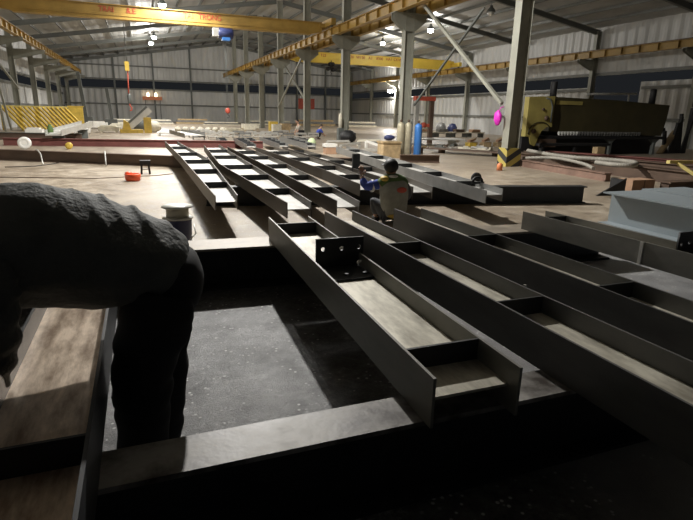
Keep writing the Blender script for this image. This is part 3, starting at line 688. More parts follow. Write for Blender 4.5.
skin_mesh(wj({'s': (.18, .05, .54, .082), 'e': (.30, .13, .35, .066), 'w': (.30, .29, .27, .048)}), [('s', 'e'), ('e', 'w')], 2).build('sleeve', 'greycloth', P2)
MB().lathe([(.084, -.014), (.086, .014)], (X-.26, Y+.14, .505), 16, 'x').build('sleeve_band', 'white', P2)
skin_mesh(wj({'p': (.02, .05, .15, .135), 'Lh': (-.09, .08, .16, .115), 'Lk': (-.21, .24, .30, .082), 'La': (-.17, .12, .09, .06), 'Rh': (.12, .08, .15, .115), 'Rk': (.20, .26, .29, .082), 'Ra': (.17, .12, .09, .06)}),
          [('p', 'Lh'), ('Lh', 'Lk'), ('Lk', 'La'), ('p', 'Rh'), ('Rh', 'Rk'), ('Rk', 'Ra')], 2).build('trousers', 'greycloth', P2)
for sx in (-.17, .17): boot((X+sx, Y+.10, .045), (0, 1, 0), .9).build('boot', 'black', P2)
MB().ellipsoid((X-.02, Y+.06, .78), (.100, .114, .10), 20, 12).ellipsoid((X-.06, Y+.15, .79), (.07, .08, .014), 14, 6).build('cap', 'black', P2)

def far_person(x, y, label, shirt, trouser, lean, head_m='hair', sc=1.):
    """small crouching figure: one body with clothing, hair"""
    def q(d): return {k: (x+v[0]*sc, y+v[1]*sc, v[2]*sc, v[3]*sc) for k, v in d.items()}
    L_ = lean
    Jb = q({'p': (.18*L_, 0, .34, .12), 'c': (-.12*L_, 0, .68, .13), 'n': (-.2*L_, 0, .84, .055), 'h': (-.24*L_, 0, .88, .05), 'Ls': (-.12*L_, -.18, .70, .06), 'Le': (-.3*L_, -.22, .46, .045), 'Lw': (-.46*L_, -.18, .30, .035),
            'Rs': (-.12*L_, .18, .70, .06), 'Re': (-.3*L_, .22, .46, .045), 'Rw': (-.46*L_, .18, .30, .035), 'Lh': (.16*L_, -.1, .32, .09), 'Lk': (-.16*L_, -.16, .42, .065), 'La': (.08*L_, -.14, .07, .045), 'Rh': (.16*L_, .1, .32, .09), 'Rk': (-.16*L_, .16, .42, .065), 'Ra': (.08*L_, .14, .07, .045)})
    Ee = [('p', 'c'), ('c', 'n'), ('n', 'h'), ('c', 'Ls'), ('Ls', 'Le'), ('Le', 'Lw'), ('c', 'Rs'), ('Rs', 'Re'), ('Re', 'Rw'), ('p', 'Lh'), ('Lh', 'Lk'), ('Lk', 'La'), ('p', 'Rh'), ('Rh', 'Rk'), ('Rk', 'Ra')]
    m_ = skin_mesh(Jb, Ee, 1); merge(m_, head_mesh((x-.27*L_*sc, y, .95*sc), (-L_, 0, -.3), (0, 0, 1), .10*sc))
    for s_ in (-.18, .18): merge(m_, hand((x-.46*L_*sc, y+s_*sc, .30*sc), (-L_, 0, -.5), (0, -s_, .3), sc))
    o = m_.build('person', 'skin', loc=(x, y, 0)); tag(o, label, 'person')
    skin_mesh(q({'p': (.16*L_, 0, .40, .15), 'c': (-.12*L_, 0, .68, .165), 'Ls': (-.12*L_, -.18, .70, .08), 'Le': (-.3*L_, -.22, .46, .06), 'Rs': (-.12*L_, .18, .70, .08), 'Re': (-.3*L_, .22, .46, .06)}),
              [('p', 'c'), ('c', 'Ls'), ('Ls', 'Le'), ('c', 'Rs'), ('Rs', 'Re')], 1).build('shirt', shirt, o)
    skin_mesh(q({'p': (.18*L_, 0, .34, .15), 'Lh': (.14*L_, -.1, .33, .11), 'Lk': (-.16*L_, -.16, .42, .085), 'La': (.08*L_, -.14, .1, .06), 'Rh': (.14*L_, .1, .33, .11), 'Rk': (-.16*L_, .16, .42, .085), 'Ra': (.08*L_, .14, .1, .06)}),
              [('p', 'Lh'), ('Lh', 'Lk'), ('Lk', 'La'), ('p', 'Rh'), ('Rh', 'Rk'), ('Rk', 'Ra')], 1).build('trousers', trouser, o)
    for s_ in (-.14, .14): boot((x+.06*L_*sc, y+s_*sc, .045*sc), (-L_, 0, 0), .9*sc).build('boot', 'black', o)
    MB().ellipsoid((x-.26*L_*sc, y, .985*sc), (.10*sc, .085*sc, .09*sc), 14, 8).build('hair', head_m, o)
far_person(8.6, 30.1, 'person in beige shirt and dark trousers crouching far back left of a column', 'palecloth', 'trouser', .6)
far_person(9.45, 29.2, 'person in blue jacket bending low far back right of a column', 'bluecloth', 'trouser', -.9, sc=.78)

# ------------------------------------------------------------------ floor items on the left
t = thing('cable_reel', 'orange red plastic tub on the tan floor left of the leftmost ladder-like beam', 'tub', (-.29, 11.8, 0))
MB().lathe([(.12, 0), (.15, .02), (.16, .14), (.15, .15), (.14, .14), (.13, .03)], (-.25, 11.8, 0), 20).build('tub', 'orange', t)
MB().lathe([(.02, 0), (.07, .01), (.07, .03), (.02, .05)], (-.33, 11.78, .145), 14).build('knob', 'orange', t)
t = thing('steel_stand', 'small black steel trestle in front of the brown bar', 'stand', (.01, 13.05, 0))
for sx in (-.09, .09):
    for sy in (-.07, .07): MB().bar((.01+sx, 13.05+sy, 0), (.01+sx*.8, 13.05+sy*.8, .27), .045, .045).build('leg', 'black', t)
MB().box(-.10, .13, 12.95, 13.15, .22, .31).build('top', 'black', t); MB().box(-.07, .09, 12.98, 13.12, .10, .12).build('shelf', 'galv', t)
t = thing('bucket', 'navy blue bucket behind the back of the bending person', 'bucket', (.27, 5.4, 0))
MB().lathe([(.12, 0), (.135, .39), (.14, .40), (.13, .40), (.12, .03)], (.27, 5.4, 0), 24).build('body', 'navy', t)
MB().tube([(.12, 5.4, .34), (.11, 5.32, .25), (.2, 5.24, .2), (.35, 5.24, .2), (.43, 5.32, .25), (.42, 5.4, .34)], .006, 6).build('handle', 'galv', t)
t = thing('wire_spool', 'white plastic wire spool standing on the navy bucket', 'spool', (.27, 5.4, .40))
MB().lathe([(.03, .402), (.15, .402), (.15, .417), (.03, .417)], (.27, 5.4, 0), 28).build('flange', 'white', t)
MB().lathe([(.03, .515), (.15, .515), (.15, .53), (.03, .53)], (.27, 5.4, 0), 28).build('flange', 'white', t)
MB().lathe([(.11, .417), (.11, .515)], (.27, 5.4, 0), 24).build('wire_winding', 'cream', t)
t = thing('coil', 'white coil roll standing before the maroon bar at the far left', 'roll', (-3.9, 21.6, 0))
MB().lathe([(.10, -.09), (.20, -.09), (.21, -.07), (.21, .07), (.20, .09), (.10, .09), (.10, -.09)], (-3.9, 21.6, .21), 24, 'y').build('roll_body', 'white', t)
MB().lathe([(.04, -.06), (.09, -.04), (.09, .04), (.04, .06)], (-3.9, 21.6, .21), 16, 'y').build('hub', 'black', t)
o = MB().lathe([(.04, -.08), (.12, -.08), (.12, .08), (.04, .08)], (-2.5, 21.5, .12), 20, 'y').build('tape_roll', 'yellow', loc=(-2.5, 21.5, 0)); tag(o, 'small yellow roll on the floor before the maroon bar', 'roll')
for lab, pts in (('pale cable hanging over the brown bar near its left end', [(-2.76, 16.75, .31), (-2.72, 16.45, .325), (-2.65, 16.25, .33), (-2.55, 15.95, .25), (-2.50, 15.75, .10), (-2.46, 15.55, .015)]),
                 ('pale cable hanging over the brown bar behind the orange tub', [(-.98, 15.62, .33), (-.96, 15.40, .34), (-.95, 15.24, .335), (-.94, 15.06, .18), (-.93, 14.90, .02)])):
    o = MB().tube(pts, .018, 6).build('cable', 'galv', loc=pts[0]); tag(o, lab, 'cable', 'cables over the brown bar')
o = MB().tube([(-3.2, 15.0, .01), (-2.6, 15.1, .01), (-2.3, 15.6, .01), (-2.15, 16.0, .01)], .012, 6).build('floor_cable', 'black', loc=(-3.2, 15., 0)); tag(o, 'thin dark cable curving on the floor at the left edge', 'cable')
o = MB().tube([(-4., 13.2, .008), (-1., 12.3, .008), (.2, 12.6, .008), (.6, 12.9, .008)], .009, 6).build('floor_cable', 'brown', loc=(-4., 13.2, 0)); tag(o, 'long thin line lying across the tan floor behind the orange tub', 'cable')
# conveyor-like steel piece
t = thing('steel_trough', 'pale grey trough lying slantwise across the maroon bar', 'trough', (-2.9, 26., .3))
MB().bar((-3.15, 23.0, .42), (-2.55, 30.2, .62), .55, .04).build('bed', 'galv', t)
for s_ in (-.27, .27): MB().bar((-3.15+s_, 23.0, .50), (-2.55+s_, 30.2, .70), .03, .22).build('side', 'galv', t)
for (x, y) in ((-3.1, 23.9), (-2.7, 29.)):
    MB().box(x-.22, x+.22, y-.05, y+.05, 0, .42).build('foot', 'dkgrey', t)
o = MB().lathe([(.10, 0), (.12, .1), (.08, .22), (.05, .3)], (-3.3, 23.4, .50), 12).build('motor', 'green', t)
# yellow slanted rack and panel, posts
t = thing('slanted_rack', 'wide yellow rack of slanted bars at the far left', 'rack', (-6., 41., 0))
for i in range(15):
    x = -7.95+i*.25; MB().bar((x, 38.6, 1.40), (x+1.25, 37.6, .05), .13, .10).build('slat', 'yellow', t)
MB().bar((-8.1, 38.7, 1.45), (-4.3, 38.7, 1.45), .1, .1).build('top_rail', 'paleyellow', t)
for x in (-8.0, -7.0, -6.1): MB().bar((x, 38.8, 0), (x, 38.8, 1.4), .14, .14).build('leg', 'yellow', t)
o = MB().box(-4.65, -3.75, 42., 42.25, .0, 1.5).box(-4.7, -3.7, 41.95, 42.3, 1.5, 1.56).build('panel_box', 'yellow', loc=(-4.2, 42.1, 0)); tag(o, 'upright yellow panel at the right end of the yellow rack', 'panel')
t = thing('lattice_post', 'dark grey leaning post right behind the yellow panel', 'post', (-4.1, 48., 0))
MB().bar((-4.05, 48, 0), (-4.35, 48, 4.15), .26, .24).build('shaft', 'dkgrey', t); MB().box(-4.4, -3.6, 47.7, 48.3, 0, .75).build('base', 'dkgrey', t)
t = thing('lattice_post', 'shorter dark grey leaning post between the yellow panel and cutting machine', 'post', (-2.3, 48., 0))
MB().bar((-2.15, 48, 0), (-2.4, 48, 3.05), .24, .24).build('shaft', 'dkgrey', t); MB().box(-2.7, -1.8, 47.7, 48.3, 0, .6).build('base', 'dkgrey', t)
# cutting machine with tilted bed
t = thing('cutting_machine', 'yellow machine with a tilted grey table under the chain hoist', 'machine', (-.2, 36., 0))
MB().box(-1.25, .1, 35.7, 36.5, 0, .22).build('base', 'yellow', t)
MB().bar((-.9, 36., .25), (.55, 36., 1.5), .5, .12, (0, 1, 0)).build('table', 'galv', t)
MB().bar((-.98, 35.9, .38), (.40, 35.9, 1.60), .12, .06, (0, 1, 0)).build('table_edge', 'dkgrey', t)
MB().box(.15, .6, 35.8, 36.4, 0, .95).build('column', 'yellow', t)
MB().prism([(-1.1, .2), (-.6, .2), (-.7, .6), (-1., .8)], 35.8, 36.3, 'y').build('bracket', 'yellow', t)
# white covered coils, plates behind
for k in range(7):
    x = 2.3+k*.5
    o = MB().ellipsoid((x, 38.+.1*(k % 2), .18), (.225, .28, .185), 12, 8, lambda d: 1+.1*noise.noise(d*3+Vector((k, 0, 0)))).build('wrapped_bundle', 'cream', loc=(x, 38., 0))
    tag(o, 'cream wrapped bundle in the far row, %s from the left' % ['first', 'second', 'third', 'fourth', 'fifth', 'sixth', 'seventh'][k], 'bundle', 'cream wrapped bundles')
o = MB().box(.8, 2.5, 32., 32.7, .14, .2).box(.9, 1.0, 32.1, 32.6, 0, .14).box(2.2, 2.3, 32.1, 32.6, 0, .14).build('steel_plate', 'galv', loc=(1.6, 32.3, 0)); tag(o, 'long pale plate on low blocks right of the cutting machine', 'plate')
beam('grey open beam lying slantwise behind the leftmost ladder-like beam', [(1.7, 23.9), (1.3, 28.6)], [(2.6, 24.2), (1.9, 28.8)], .29, .48, [], G3, web='galv', fl='greysteel')
o = MB().ellipsoid((.75, 37.3, .35), (.45, .35, .38), 14, 9, lambda d: 1+.25*noise.noise(d*2.5)).build('cloth_bundle', 'cream', loc=(.75, 37.3, 0)); tag(o, 'cream and brown cloth heap right of the cutting machine', 'bundle')
o = MB().ellipsoid((-.1, 40., .4), (.5, .4, .45), 12, 8, lambda d: 1+.35*noise.noise(d*3.)).build('scrap_heap', 'dkgrey', loc=(-.1, 40., 0)); tag(o, 'dark scrap heap behind the yellow cutting machine', 'heap')
for k, (x0, x1, y, z, m_) in enumerate(((-3., 3.2, 60, .45, 'cream'), (3.6, 7.2, 62, .55, 'wood'), (6., 9.8, 57, .35, 'cream'), (-1.5, 1.5, 55, .35, 'galv'), (11.5, 16.5, 61, .5, 'cream'), (16.8, 21.5, 60, .7, 'wood'), (22., 26., 58, .6, 'cream'))):
    t = thing('plank_stack', ['long cream stack at the foot of the far wall behind the cutting machine', 'wooden stack at the foot of the far wall by the red hook', 'low cream stack near the far columns', 'pale plate stack behind the far scrap heap', 'cream stack right of the far columns', 'brown stack by the far wall left of the second column', 'cream stack in the far right corner'][k], 'stack', ((x0+x1)/2, y, 0), 'stacks at the far wall')
    for i in range(3): MB().box(x0+.1*i, x1-.12*i, y, y+.9, z*i/3, z*(i+1)/3-.03).build('layer', m_ if i != 1 else 'greysteel', t)

for k, (x, y, w_, h_, m_) in enumerate(((-3.0, 43., .7, .45, 'white'), (-1.6, 44., .6, .3, 'cream'), (-1.9, 36.5, .6, .35, 'cream'), (-3.2, 33.8, .45, .3, 'white'), (3.6, 34.6, .5, .25, 'white'), (5.6, 35.4, .6, .3, 'cream'), (-5.4, 33., .4, .28, 'white'))):
    o = MB().box(x-w_, x+w_, y-.4, y+.4, .1, h_).box(x-w_*.8, x+w_*.7, y-.35, y+.3, h_, h_+.08).box(x-w_*.8, x-w_*.6, y-.4, y+.4, 0, .1).box(x+w_*.6, x+w_*.8, y-.4, y+.4, 0, .1).build('sheet_stack', m_, loc=(x, y, 0))
    tag(o, ['white sheet stack between the two leaning grey posts', 'cream sheet stack left behind the yellow cutting machine', 'cream sheet stack at the left of the cutting machine base', 'white sheet stack behind the pale grey trough', 'white sheet stack behind the slanting grey open beam', 'cream sheet stack behind the pale trestles at their left', 'white sheet stack in front of the yellow slanted rack'][k], 'stack', 'pale sheet stacks')

# ------------------------------------------------------------------ middle far clutter
t = thing('cardboard_box', 'red-brown box with a white top far behind the third ladder-like beam', 'box', (6.47, 18.6, 0))
MB().box(6.27, 6.68, 18.45, 18.8, 0, .25).build('body', 'card', t); MB().box(6.25, 6.70, 18.43, 18.82, .25, .37).build('lid', 'white', t)
t = thing('covered_tub', 'pale lime dome cover on a dark tub left of the red-brown box', 'tub', (6.6, 21.3, 0))
MB().lathe([(.16, 0), (.18, .2), (.17, .22)], (6.6, 21.3, 0), 16).build('tub', 'black', t); MB().lathe([(.19, .2), (.17, .32), (.08, .43), (.001, .45)], (6.6, 21.3, 0), 16).build('cover', 'lime', t)
for k, (x, y, w, h_, m_) in enumerate(((9.4, 40.3, .30, .75, 'yellow'), (9.8, 38.2, .34, .66, 'wood'), (8.2, 45.2, .33, .45, 'cream'), (9.0, 45.4, .3, .42, 'cream'), (7.9, 42., .4, .5, 'cream'), (9.1, 38., .3, .6, 'cream'))):
    t = thing('steel_crate', ['yellow crate on end left of the crouching beige worker', 'wood-coloured crate nearest the crouching beige worker', 'cream crate by the sixth column, left one', 'cream crate by the sixth column, right one', 'cream crate standing alone left of the yellow crate', 'cream crate between the yellow and wooden crates'][k], 'crate', (x, y, 0), 'crates far back by the columns')
    MB().box(x-w, x+w, y-.3, y+.3, .08, h_).build('body', m_, t)
    for s_ in (-1, 1): MB().box(x+s_*w*.8-.05, x+s_*w*.8+.05, y-.3, y+.3, 0, .08).build('foot', 'wood', t)
plates = []
for k in range(18):
    x = 2.7+(k % 9)*.78; y = (28.3+.25*(k % 3)) if k < 9 else (30.4+.3*(k % 2)); 
    if x > 8 and k >= 9: y += 2.
    z = .22; a = random.uniform(-.2, .2)
    t_ = MB().bar((x-.3, y-.3*a, .16), (x+.3, y+.3*a, .16+random.uniform(-.02, .06)), .5, .03).bar((x-.28, y, 0), (x-.28, y, .16), .05, .05).bar((x+.28, y, 0), (x+.28, y, .16), .05, .05)
    t_.bar((x-.3, y-.25, .16), (x-.3, y-.25, .38), .03, .03).bar((x+.3, y-.25, .16), (x+.3, y-.25, .36), .03, .03).bar((x-.3, y-.25, .35), (x+.3, y-.25, .34), .03, .1)
    o = t_.build('plate_trestle', 'galv' if k % 3 else 'greysteel', loc=(x, y, 0))
    tag(o, 'small pale steel trestle in the grey rows before the crouching beige worker', 'trestle', 'pale trestles in the grey rows')
o = MB().ellipsoid((10.1, 26.2, .28), (.42, .4, .34), 14, 9, lambda d: 1+.35*noise.noise(d*3.)).build('scrap_heap', 'black', loc=(10.1, 26.2, 0)); tag(o, 'black scrap heap at the foot of the third column', 'heap')
placed = []
for attempt in range(3000):
    if len(placed) >= 24: break
    x = random.uniform(9.2, 15.8); y = random.uniform(18.8, 27.0)
    if any((x-a)**2+(y-c)**2 < 1. for a, c in placed) or abs(x-XM) < .8 or (x > 11.6 and y > 23.) or (10.6 < x < 13.4 and y < 19.8) or (x < 10.8 and y > 19.2) or (x > 14.7 and y > 21.8): continue
    placed.append((x, y)); a = random.uniform(0, PI); ln = random.uniform(.25, .5); dx, dy = math.cos(a)*ln, math.sin(a)*ln
    h0 = random.uniform(.05, .09)
    o = MB().bar((x-dx, y-dy, h0/2+.002), (x+dx, y+dy, h0/2+.002), random.uniform(.1, .25), h0).bar((x-dx*.5, y-dy*.5, h0+.03), (x+dx*.6, y+dy*.2, h0+.03), .08, .06).build('scrap_strip', random.choice(['galv', 'brown', 'cream', 'wood', 'dkgrey', 'brown']), loc=(x, y, 0))
    tag(o, 'short scrap strip lying in the floor scatter right of the middle columns', 'scrap', 'scrap strips in the floor scatter')
t = thing('gas_bottle', 'slim white bottle standing on a stand beside the third column', 'bottle', (10.0, 27.1, 0))
MB().lathe([(.10, .70), (.10, 1.36), (.05, 1.44), (.03, 1.5)], (10.0, 27.1, 0), 16).build('bottle', 'cream', t); MB().box(9.85, 10.15, 26.95, 27.25, 0, .70).build('stand', 'dkgrey', t)
for k, (p, q_, m_) in enumerate((((8.0, 21.6, .12), (9.0, 21.9, .2), 'galv'), ((8.2, 19.6, .06), (9.2, 19.3, .1), 'galv'), ((9.2, 21.6, .3), (9.9, 20.9, .05), 'white'), ((9.5, 20.5, .1), (10.0, 20.0, .12), 'orangepaint'), ((9.4, 23., .25), (10.4, 22.6, .3), 'cream'), ((8.0, 23.4, .2), (9.0, 23.2, .22), 'galv'))):
    o = MB().bar(p, q_, .14, .09).bar((p[0], p[1], 0), (p[0], p[1], p[2]), .1, .1).bar((q_[0], q_[1], 0), (q_[0], q_[1], q_[2]), .1, .1).build('steel_offcut', m_, loc=p)
    tag(o, ['long pale offcut behind the wooden block of the gas cylinders', 'short pale offcut nearest the end of the long sixth beam', 'white slanted offcut before the cylinder column', 'orange offcut left of the wooden block', 'cream offcut left of the second column', 'pale offcut right of the black scrap heap'][k], 'offcut', 'offcuts near the second column')
t = thing('tool_chest', 'tan wooden chest left of the gas cylinders', 'chest', (8.05, 16.8, 0))
MB().box(7.72, 8.38, 16.6, 17.1, 0, .50).build('body', 'wood', t); MB().box(7.69, 8.41, 16.57, 17.13, .50, .56).build('lid', 'wood', t)
o = MB().ellipsoid((8.02, 16.8, .68), (.2, .16, .10), 12, 8, lambda d: 1+.25*noise.noise(d*3)).build('rag_bundle', 'navy', loc=(8.02, 16.8, .56)); tag(o, 'dark blue rag bundle on the tan wooden chest', 'bundle')
def cylinder(x, y, r, h_, m_, label):
    t = thing('gas_cylinder', label, 'gas cylinder', (x, y, 0), 'gas cylinders at the column')
    MB().lathe([(r*.9, 0), (r, .02), (r, h_-.12), (r*.85, h_-.06), (r*.4, h_-.02), (r*.3, h_)], (x, y, 0), 24).build('body', m_, t)
    v = MB().lathe([(.03, h_), (.03, h_+.08), (.015, h_+.1)], (x, y, 0), 10).bar((x-.05, y, h_+.05), (x+.05, y, h_+.05), .03, .03).build('valve', 'brown', t)
    MB().tube([(x+.06, y, h_+.05), (x+.10, y-.02, h_+.02), (x+.1, y-.02, h_-.1)], .012, 6).build('gauge', 'dkgrey', v)
cylinder(8.68, 17.25, .135, 1.20, 'cylgrey', 'buff grey gas cylinder, left one of the pair touching')
cylinder(8.96, 17.2, .135, 1.20, 'cylgrey', 'buff grey gas cylinder next to the blue cylinder')
cylinder(9.28, 17.05, .135, 1.17, 'blue', 'bright blue gas cylinder by the second column')
# red frame machine behind the cylinders
t = thing('portal_frame', 'rusty red portal frame behind the blue gas cylinder', 'frame', (14.2, 25.6, 0))
for x in (13.75, 14.65): MB().box(x-.11, x+.11, 25.5, 25.7, 0, 2.3).build('post', 'galv' if x < 14 else 'brown', t)
MB().box(13.6, 14.8, 25.45, 25.75, 2.2, 2.42).build('crossbar', 'red', t); MB().box(13.86, 14.54, 25.5, 25.7, .85, 1.02).build('vise_bar', 'red', t)
MB().lathe([(.04, -.1), (.14, -.08), (.14, .08), (.04, .1)], (14.2, 25.55, .95), 14, 'y').build('wheel', 'red', t)
o = MB().box(12.2, 15.6, 23.6, 24.8, .26, .32).box(12.4, 12.6, 23.8, 24.6, 0, .26).box(15.2, 15.4, 23.8, 24.6, 0, .26).build('steel_plate', 'white', loc=(14., 24.2, 0)); tag(o, 'bright white sheet lying low right of the gas cylinders', 'plate')
for k in range(5):
    x = 17.2+k*1.35; t = thing('work_table', 'low pale table against the back right of the hall, %s from the left' % names[k], 'table', (x, 33., 0), 'low tables at the back right')
    MB().box(x-.6, x+.6, 32.6, 33.4, .28, .36).build('top', 'cream', t)
    for sx in (-.5, .5): MB().box(x+sx-.05, x+sx+.05, 32.7, 33.3, 0, .28).build('leg', 'dkgrey', t)
    MB().box(x-.4, x+.3, 32.75, 33.2, .36, .55).build('tray', ['brown', 'card', 'greysteel'][k % 3], t)
for k, (x, m_, z) in enumerate(((21.2, 'dkgrey', 1.2), (23.7, 'greysteel', .9), (24.8, 'navy', .85))):
    o = MB().lathe([(.4, 0), (.42, z*.6), (.25, z*.95), (.02, z)], (x, 39.6, 0), 14).build('drum', m_, loc=(x, 39.6, 0)); tag(o, ['dark rounded drum far back behind the red portal frame', 'grey rounded drum far back right of the red portal frame', 'navy rounded drum far back beside a grey one'][k], 'drum', 'drums far back right')
for k in range(7):
    x = 15.3+.42*k; y = 22.6+.5*(k % 2)
    t = thing('wood_block', 'tan wooden block in the pile left of the striped-base column, %s from the left' % names[k], 'block', (x, y, 0), 'wooden blocks in a pile')
    MB().box(x-.20, x+.19, y-.2, y+.2, 0, .2).build('lower_board', 'wood' if k else 'yellow', t); MB().bar((x-.2, y-.1, .28), (x+.2, y+.1, .30+.05*(k % 3)), .16, .1).build('upper_board', 'wood' if k % 2 else 'card', t)
# long dark plates lying in front of those
o = MB().bar((11.1, 19.2, .16), (12.9, 16.4, .16), .9, .03).bar((11.3, 18.7, 0), (11.3, 18.7, .15), .2, .2).bar((12.6, 16.9, 0), (12.6, 16.9, .15), .2, .2).build('steel_plate', 'brown', loc=(12., 17., 0)); tag(o, 'long dark plate with a pale edge lying left of the striped base', 'plate')
o = MB().bar((10.3, 18.3, .21), (10.9, 17.7, .21), .04, .04).bar((9.9, 18.7, .12), (10.2, 18.4, .12), .5, .24).build('steel_offcut', 'brown', loc=(10.2, 18.4, 0)); tag(o, 'brown offcut right behind the blue gas cylinder', 'offcut')
t = thing('plastic_bag', 'magenta plastic bag hanging on the left of the striped-base column', 'bag', (10.2, 13.5, 1.15))
MB().ellipsoid((10.09, 13.6, 1.42), (.10, .14, .22), 14, 10, lambda d: 1+.25*noise.noise(d*2.5)).build('bag_body', 'magenta', t); MB().tube([(10.10, 13.6, 1.6), (10.14, 13.58, 1.72), (10.24, 13.55, 1.76)], .012, 6).build('bag_handle', 'magenta', t)
o = MB().lathe([(.08, 0), (.08, .16), (.05, .2), (.02, .21)], (9.35, 12.3, 0), 12).build('plastic_jug', 'orangepaint', loc=(9.35, 12.3, 0)); tag(o, 'small orange jug on the floor before the striped base', 'jug')
t = thing('steel_lug', 'black steel lug ring lying on tan floor behind the long sixth beam', 'ring', (6.9, 9.8, 0))
MB().lathe([(.05, -.02), (.13, -.02), (.13, .02), (.05, .02), (.05, -.02)], (6.85, 9.8, .13), 16, 'y').build('ring', 'black', t)

# ------------------------------------------------------------------ shear machine at the right
t = thing('shearing_machine', 'big olive yellow shearing machine behind the striped-base column', 'machine', (17.5, 17.3, 0))
ep = [(13.85, .75), (14.05, .75), (14.15, .45), (14.35, .38), (14.5, .75), (14.6, .95), (14.85, 1.12), (15.08, 1.12), (15.08, 2.28), (13.85, 2.22)]
e = MB().prism(ep, 16.85, 17.1, 'y').build('end_plate', 'olive', t)
for (x, z, r) in ((14.75, 1.45, .09), (14.55, 1.78, .05), (14.2, .95, .09)):
    MB().lathe([(.01, -.05), (r, -.05), (r, .03), (.01, .03)], (x, 16.84, z), 16, 'y').build('pin', 'brown', e)
MB().tube([(14.65, 16.83, 2.2), (14.85, 16.83, 2.15), (14.98, 16.83, 1.9), (14.98, 16.83, 1.3)], .03, 8).build('pipe', 'dkgrey', e)
MB().tube([(13.95+.62*(1-math.cos(a))*.9, 16.83, .85+.45*math.sin(a)) for a in [PI*i/12 for i in range(11)]], .022, 8).build('guard_rim', 'olive_dk', e)
MB().prism([(15.08, .95), (21.30, .80), (21.45, 1.5), (21.5, 2.10), (18.5, 2.22), (15.08, 2.26)], 17., 17.4, 'y').build('beam', 'olive_dk', t)
MB().box(15.3, 16.6, 16.97, 17.0, 1.98, 2.12).build('name_panel', 'olive', t)
for k in range(30):
    x = 15.62+k*.15
    MB().box(x-.045, x+.045, 16.96, 17.05, .86, .95).box(x-.02, x+.02, 16.97, 17.04, .80, .86).build('lit_gap_block', 'white' if k < 7 else 'greysteel', t)  # blocks stand in for holes; the white ones paint the lit wall behind
MB().box(14.3, 21.6, 17.0, 17.5, .66, .78).build('table', 'black', t)
for x in (18.5, 21.05):
    MB().prism([(x-.06, 0), (x+.06, 0), (x+.06, .5), (x+.25, .66), (x-.25, .66), (x-.06, .5)], 17.05, 17.2, 'y').build('leg', 'dkgrey', t)
MB().box(13.75, 14.3, 16.9, 17.6, 0, .74).build('housing', 'black', t); MB().box(14.6, 15.3, 16.75, 17.1, .35, .65).build('motor', 'brown', t)
MB().box(14.2, 17.8, 16.4, 16.6, .42, .52).build('front_rail', 'black', t)
for x in (14.4, 16., 17.6): MB().box(x-.06, x+.06, 16.42, 16.58, 0, .42).build('leg', 'black', t)
MB().box(14.3, 21.7, 17.6, 17.7, 0, 1.0).build('shade_panel', 'black', t)  # black panel shaped to put darkness in the gap under the beam
for (x, h_) in ((15.35, 2.85), (20.75, 2.75)):
    MB().lathe([(.13, 2.1), (.13, h_-.03), (.10, h_)], (x, 17.3, 0), 14).build('ram', 'black', t)
o = MB().box(16.0, 16.36, 15.3, 15.55, .06, .44).box(16.02, 16.34, 15.32, 15.53, 0, .06).build('control_box', 'wood', loc=(16.18, 15.4, 0)); tag(o, 'small tan box standing on the floor before the dark machine', 'box')
o = MB().tube([(19.7, 20., 2.58), (21.8, 20., 2.66), (23.0, 20.1, 2.70)], .05, 8).tube([(22.4, 20., 0), (22.4, 20., 2.66)], .04, 8).tube([(19.8, 20., 0), (19.8, 20., 2.58)], .04, 8).build('pipe_rail', 'galv', loc=(19.7, 20., 0)); tag(o, 'pale horizontal pipe rail above the back of the dark machine', 'rail')
# rusty rails in front of the machine
def longbar(label, p, q, w, z0, h_, m_):
    o = MB().bar((*p, z0+h_/2), (*q, z0+h_/2), w, h_).bar((*p, z0+h_+.01), (*q, z0+h_+.01), w*1.5, .02).bar((*p, z0+.01), (*q, z0+.01), w*1.5, .02).build('rusty_rail', m_, loc=(*p, 0))
    tag(o, label, 'rail', 'rusty rails before the machine')
longbar('light rusty rail lying nearest along the tan floor before the machine', (10.95, 13.4), (10.5, 9.6), .14, 0, .18, 'rustlight')
longbar('dark brown rail right behind the light rusty rail', (11.9, 14.9), (12.0, 8.2), .3, 0, .30, 'brown')
longbar('brown rail farther back carrying the grey hoses', (13.0, 15.6), (14.4, 8.6), .3, 0, .28, 'brown')
longbar('farthest brown rail at the foot of the dark machine', (14.2, 15.9), (17.0, 9.5), .3, 0, .25, 'maroon')
def hose(pts, r, label):
    P = []
    pts = [Vector(p) for p in pts]
    for i in range(len(pts)-1):
        p0, p1, p2, p3 = pts[max(i-1, 0)], pts[i], pts[i+1], pts[min(i+2, len(pts)-1)]
        for k in range(24):
            u = k/24; P.append(.5*((2*p1)+(-p0+p2)*u+(2*p0-5*p1+4*p2-p3)*u*u+(-p0+3*p1-3*p2+p3)*u**3))
    P.append(pts[-1])
    o = MB().tube(P, [r*(1.12 if i % 3 == 0 else .92) for i in range(len(P))], 10).build('ribbed_hose', 'hose', loc=tuple(pts[0])); tag(o, label, 'hose', 'ribbed grey hoses')
hose([(12.19, 14.6, .38), (11.6, 12.9, .38), (11.5, 11.9, .38), (11.87, 11.2, .38), (12.1, 10.5, .38), (11.75, 9.95, .38), (11.2, 9.6, .38), (10.95, 9.9, .37), (11.0, 10.5, .37)], .06, 'ribbed grey hose curling back on the rails in front of the machine')
hose([(10.95, 13.3, .25), (11.25, 12.3, .33), (11.0, 11.0, .30), (10.62, 10.2, .25)], .045, 'shorter ribbed grey hose lying inside the curled one')
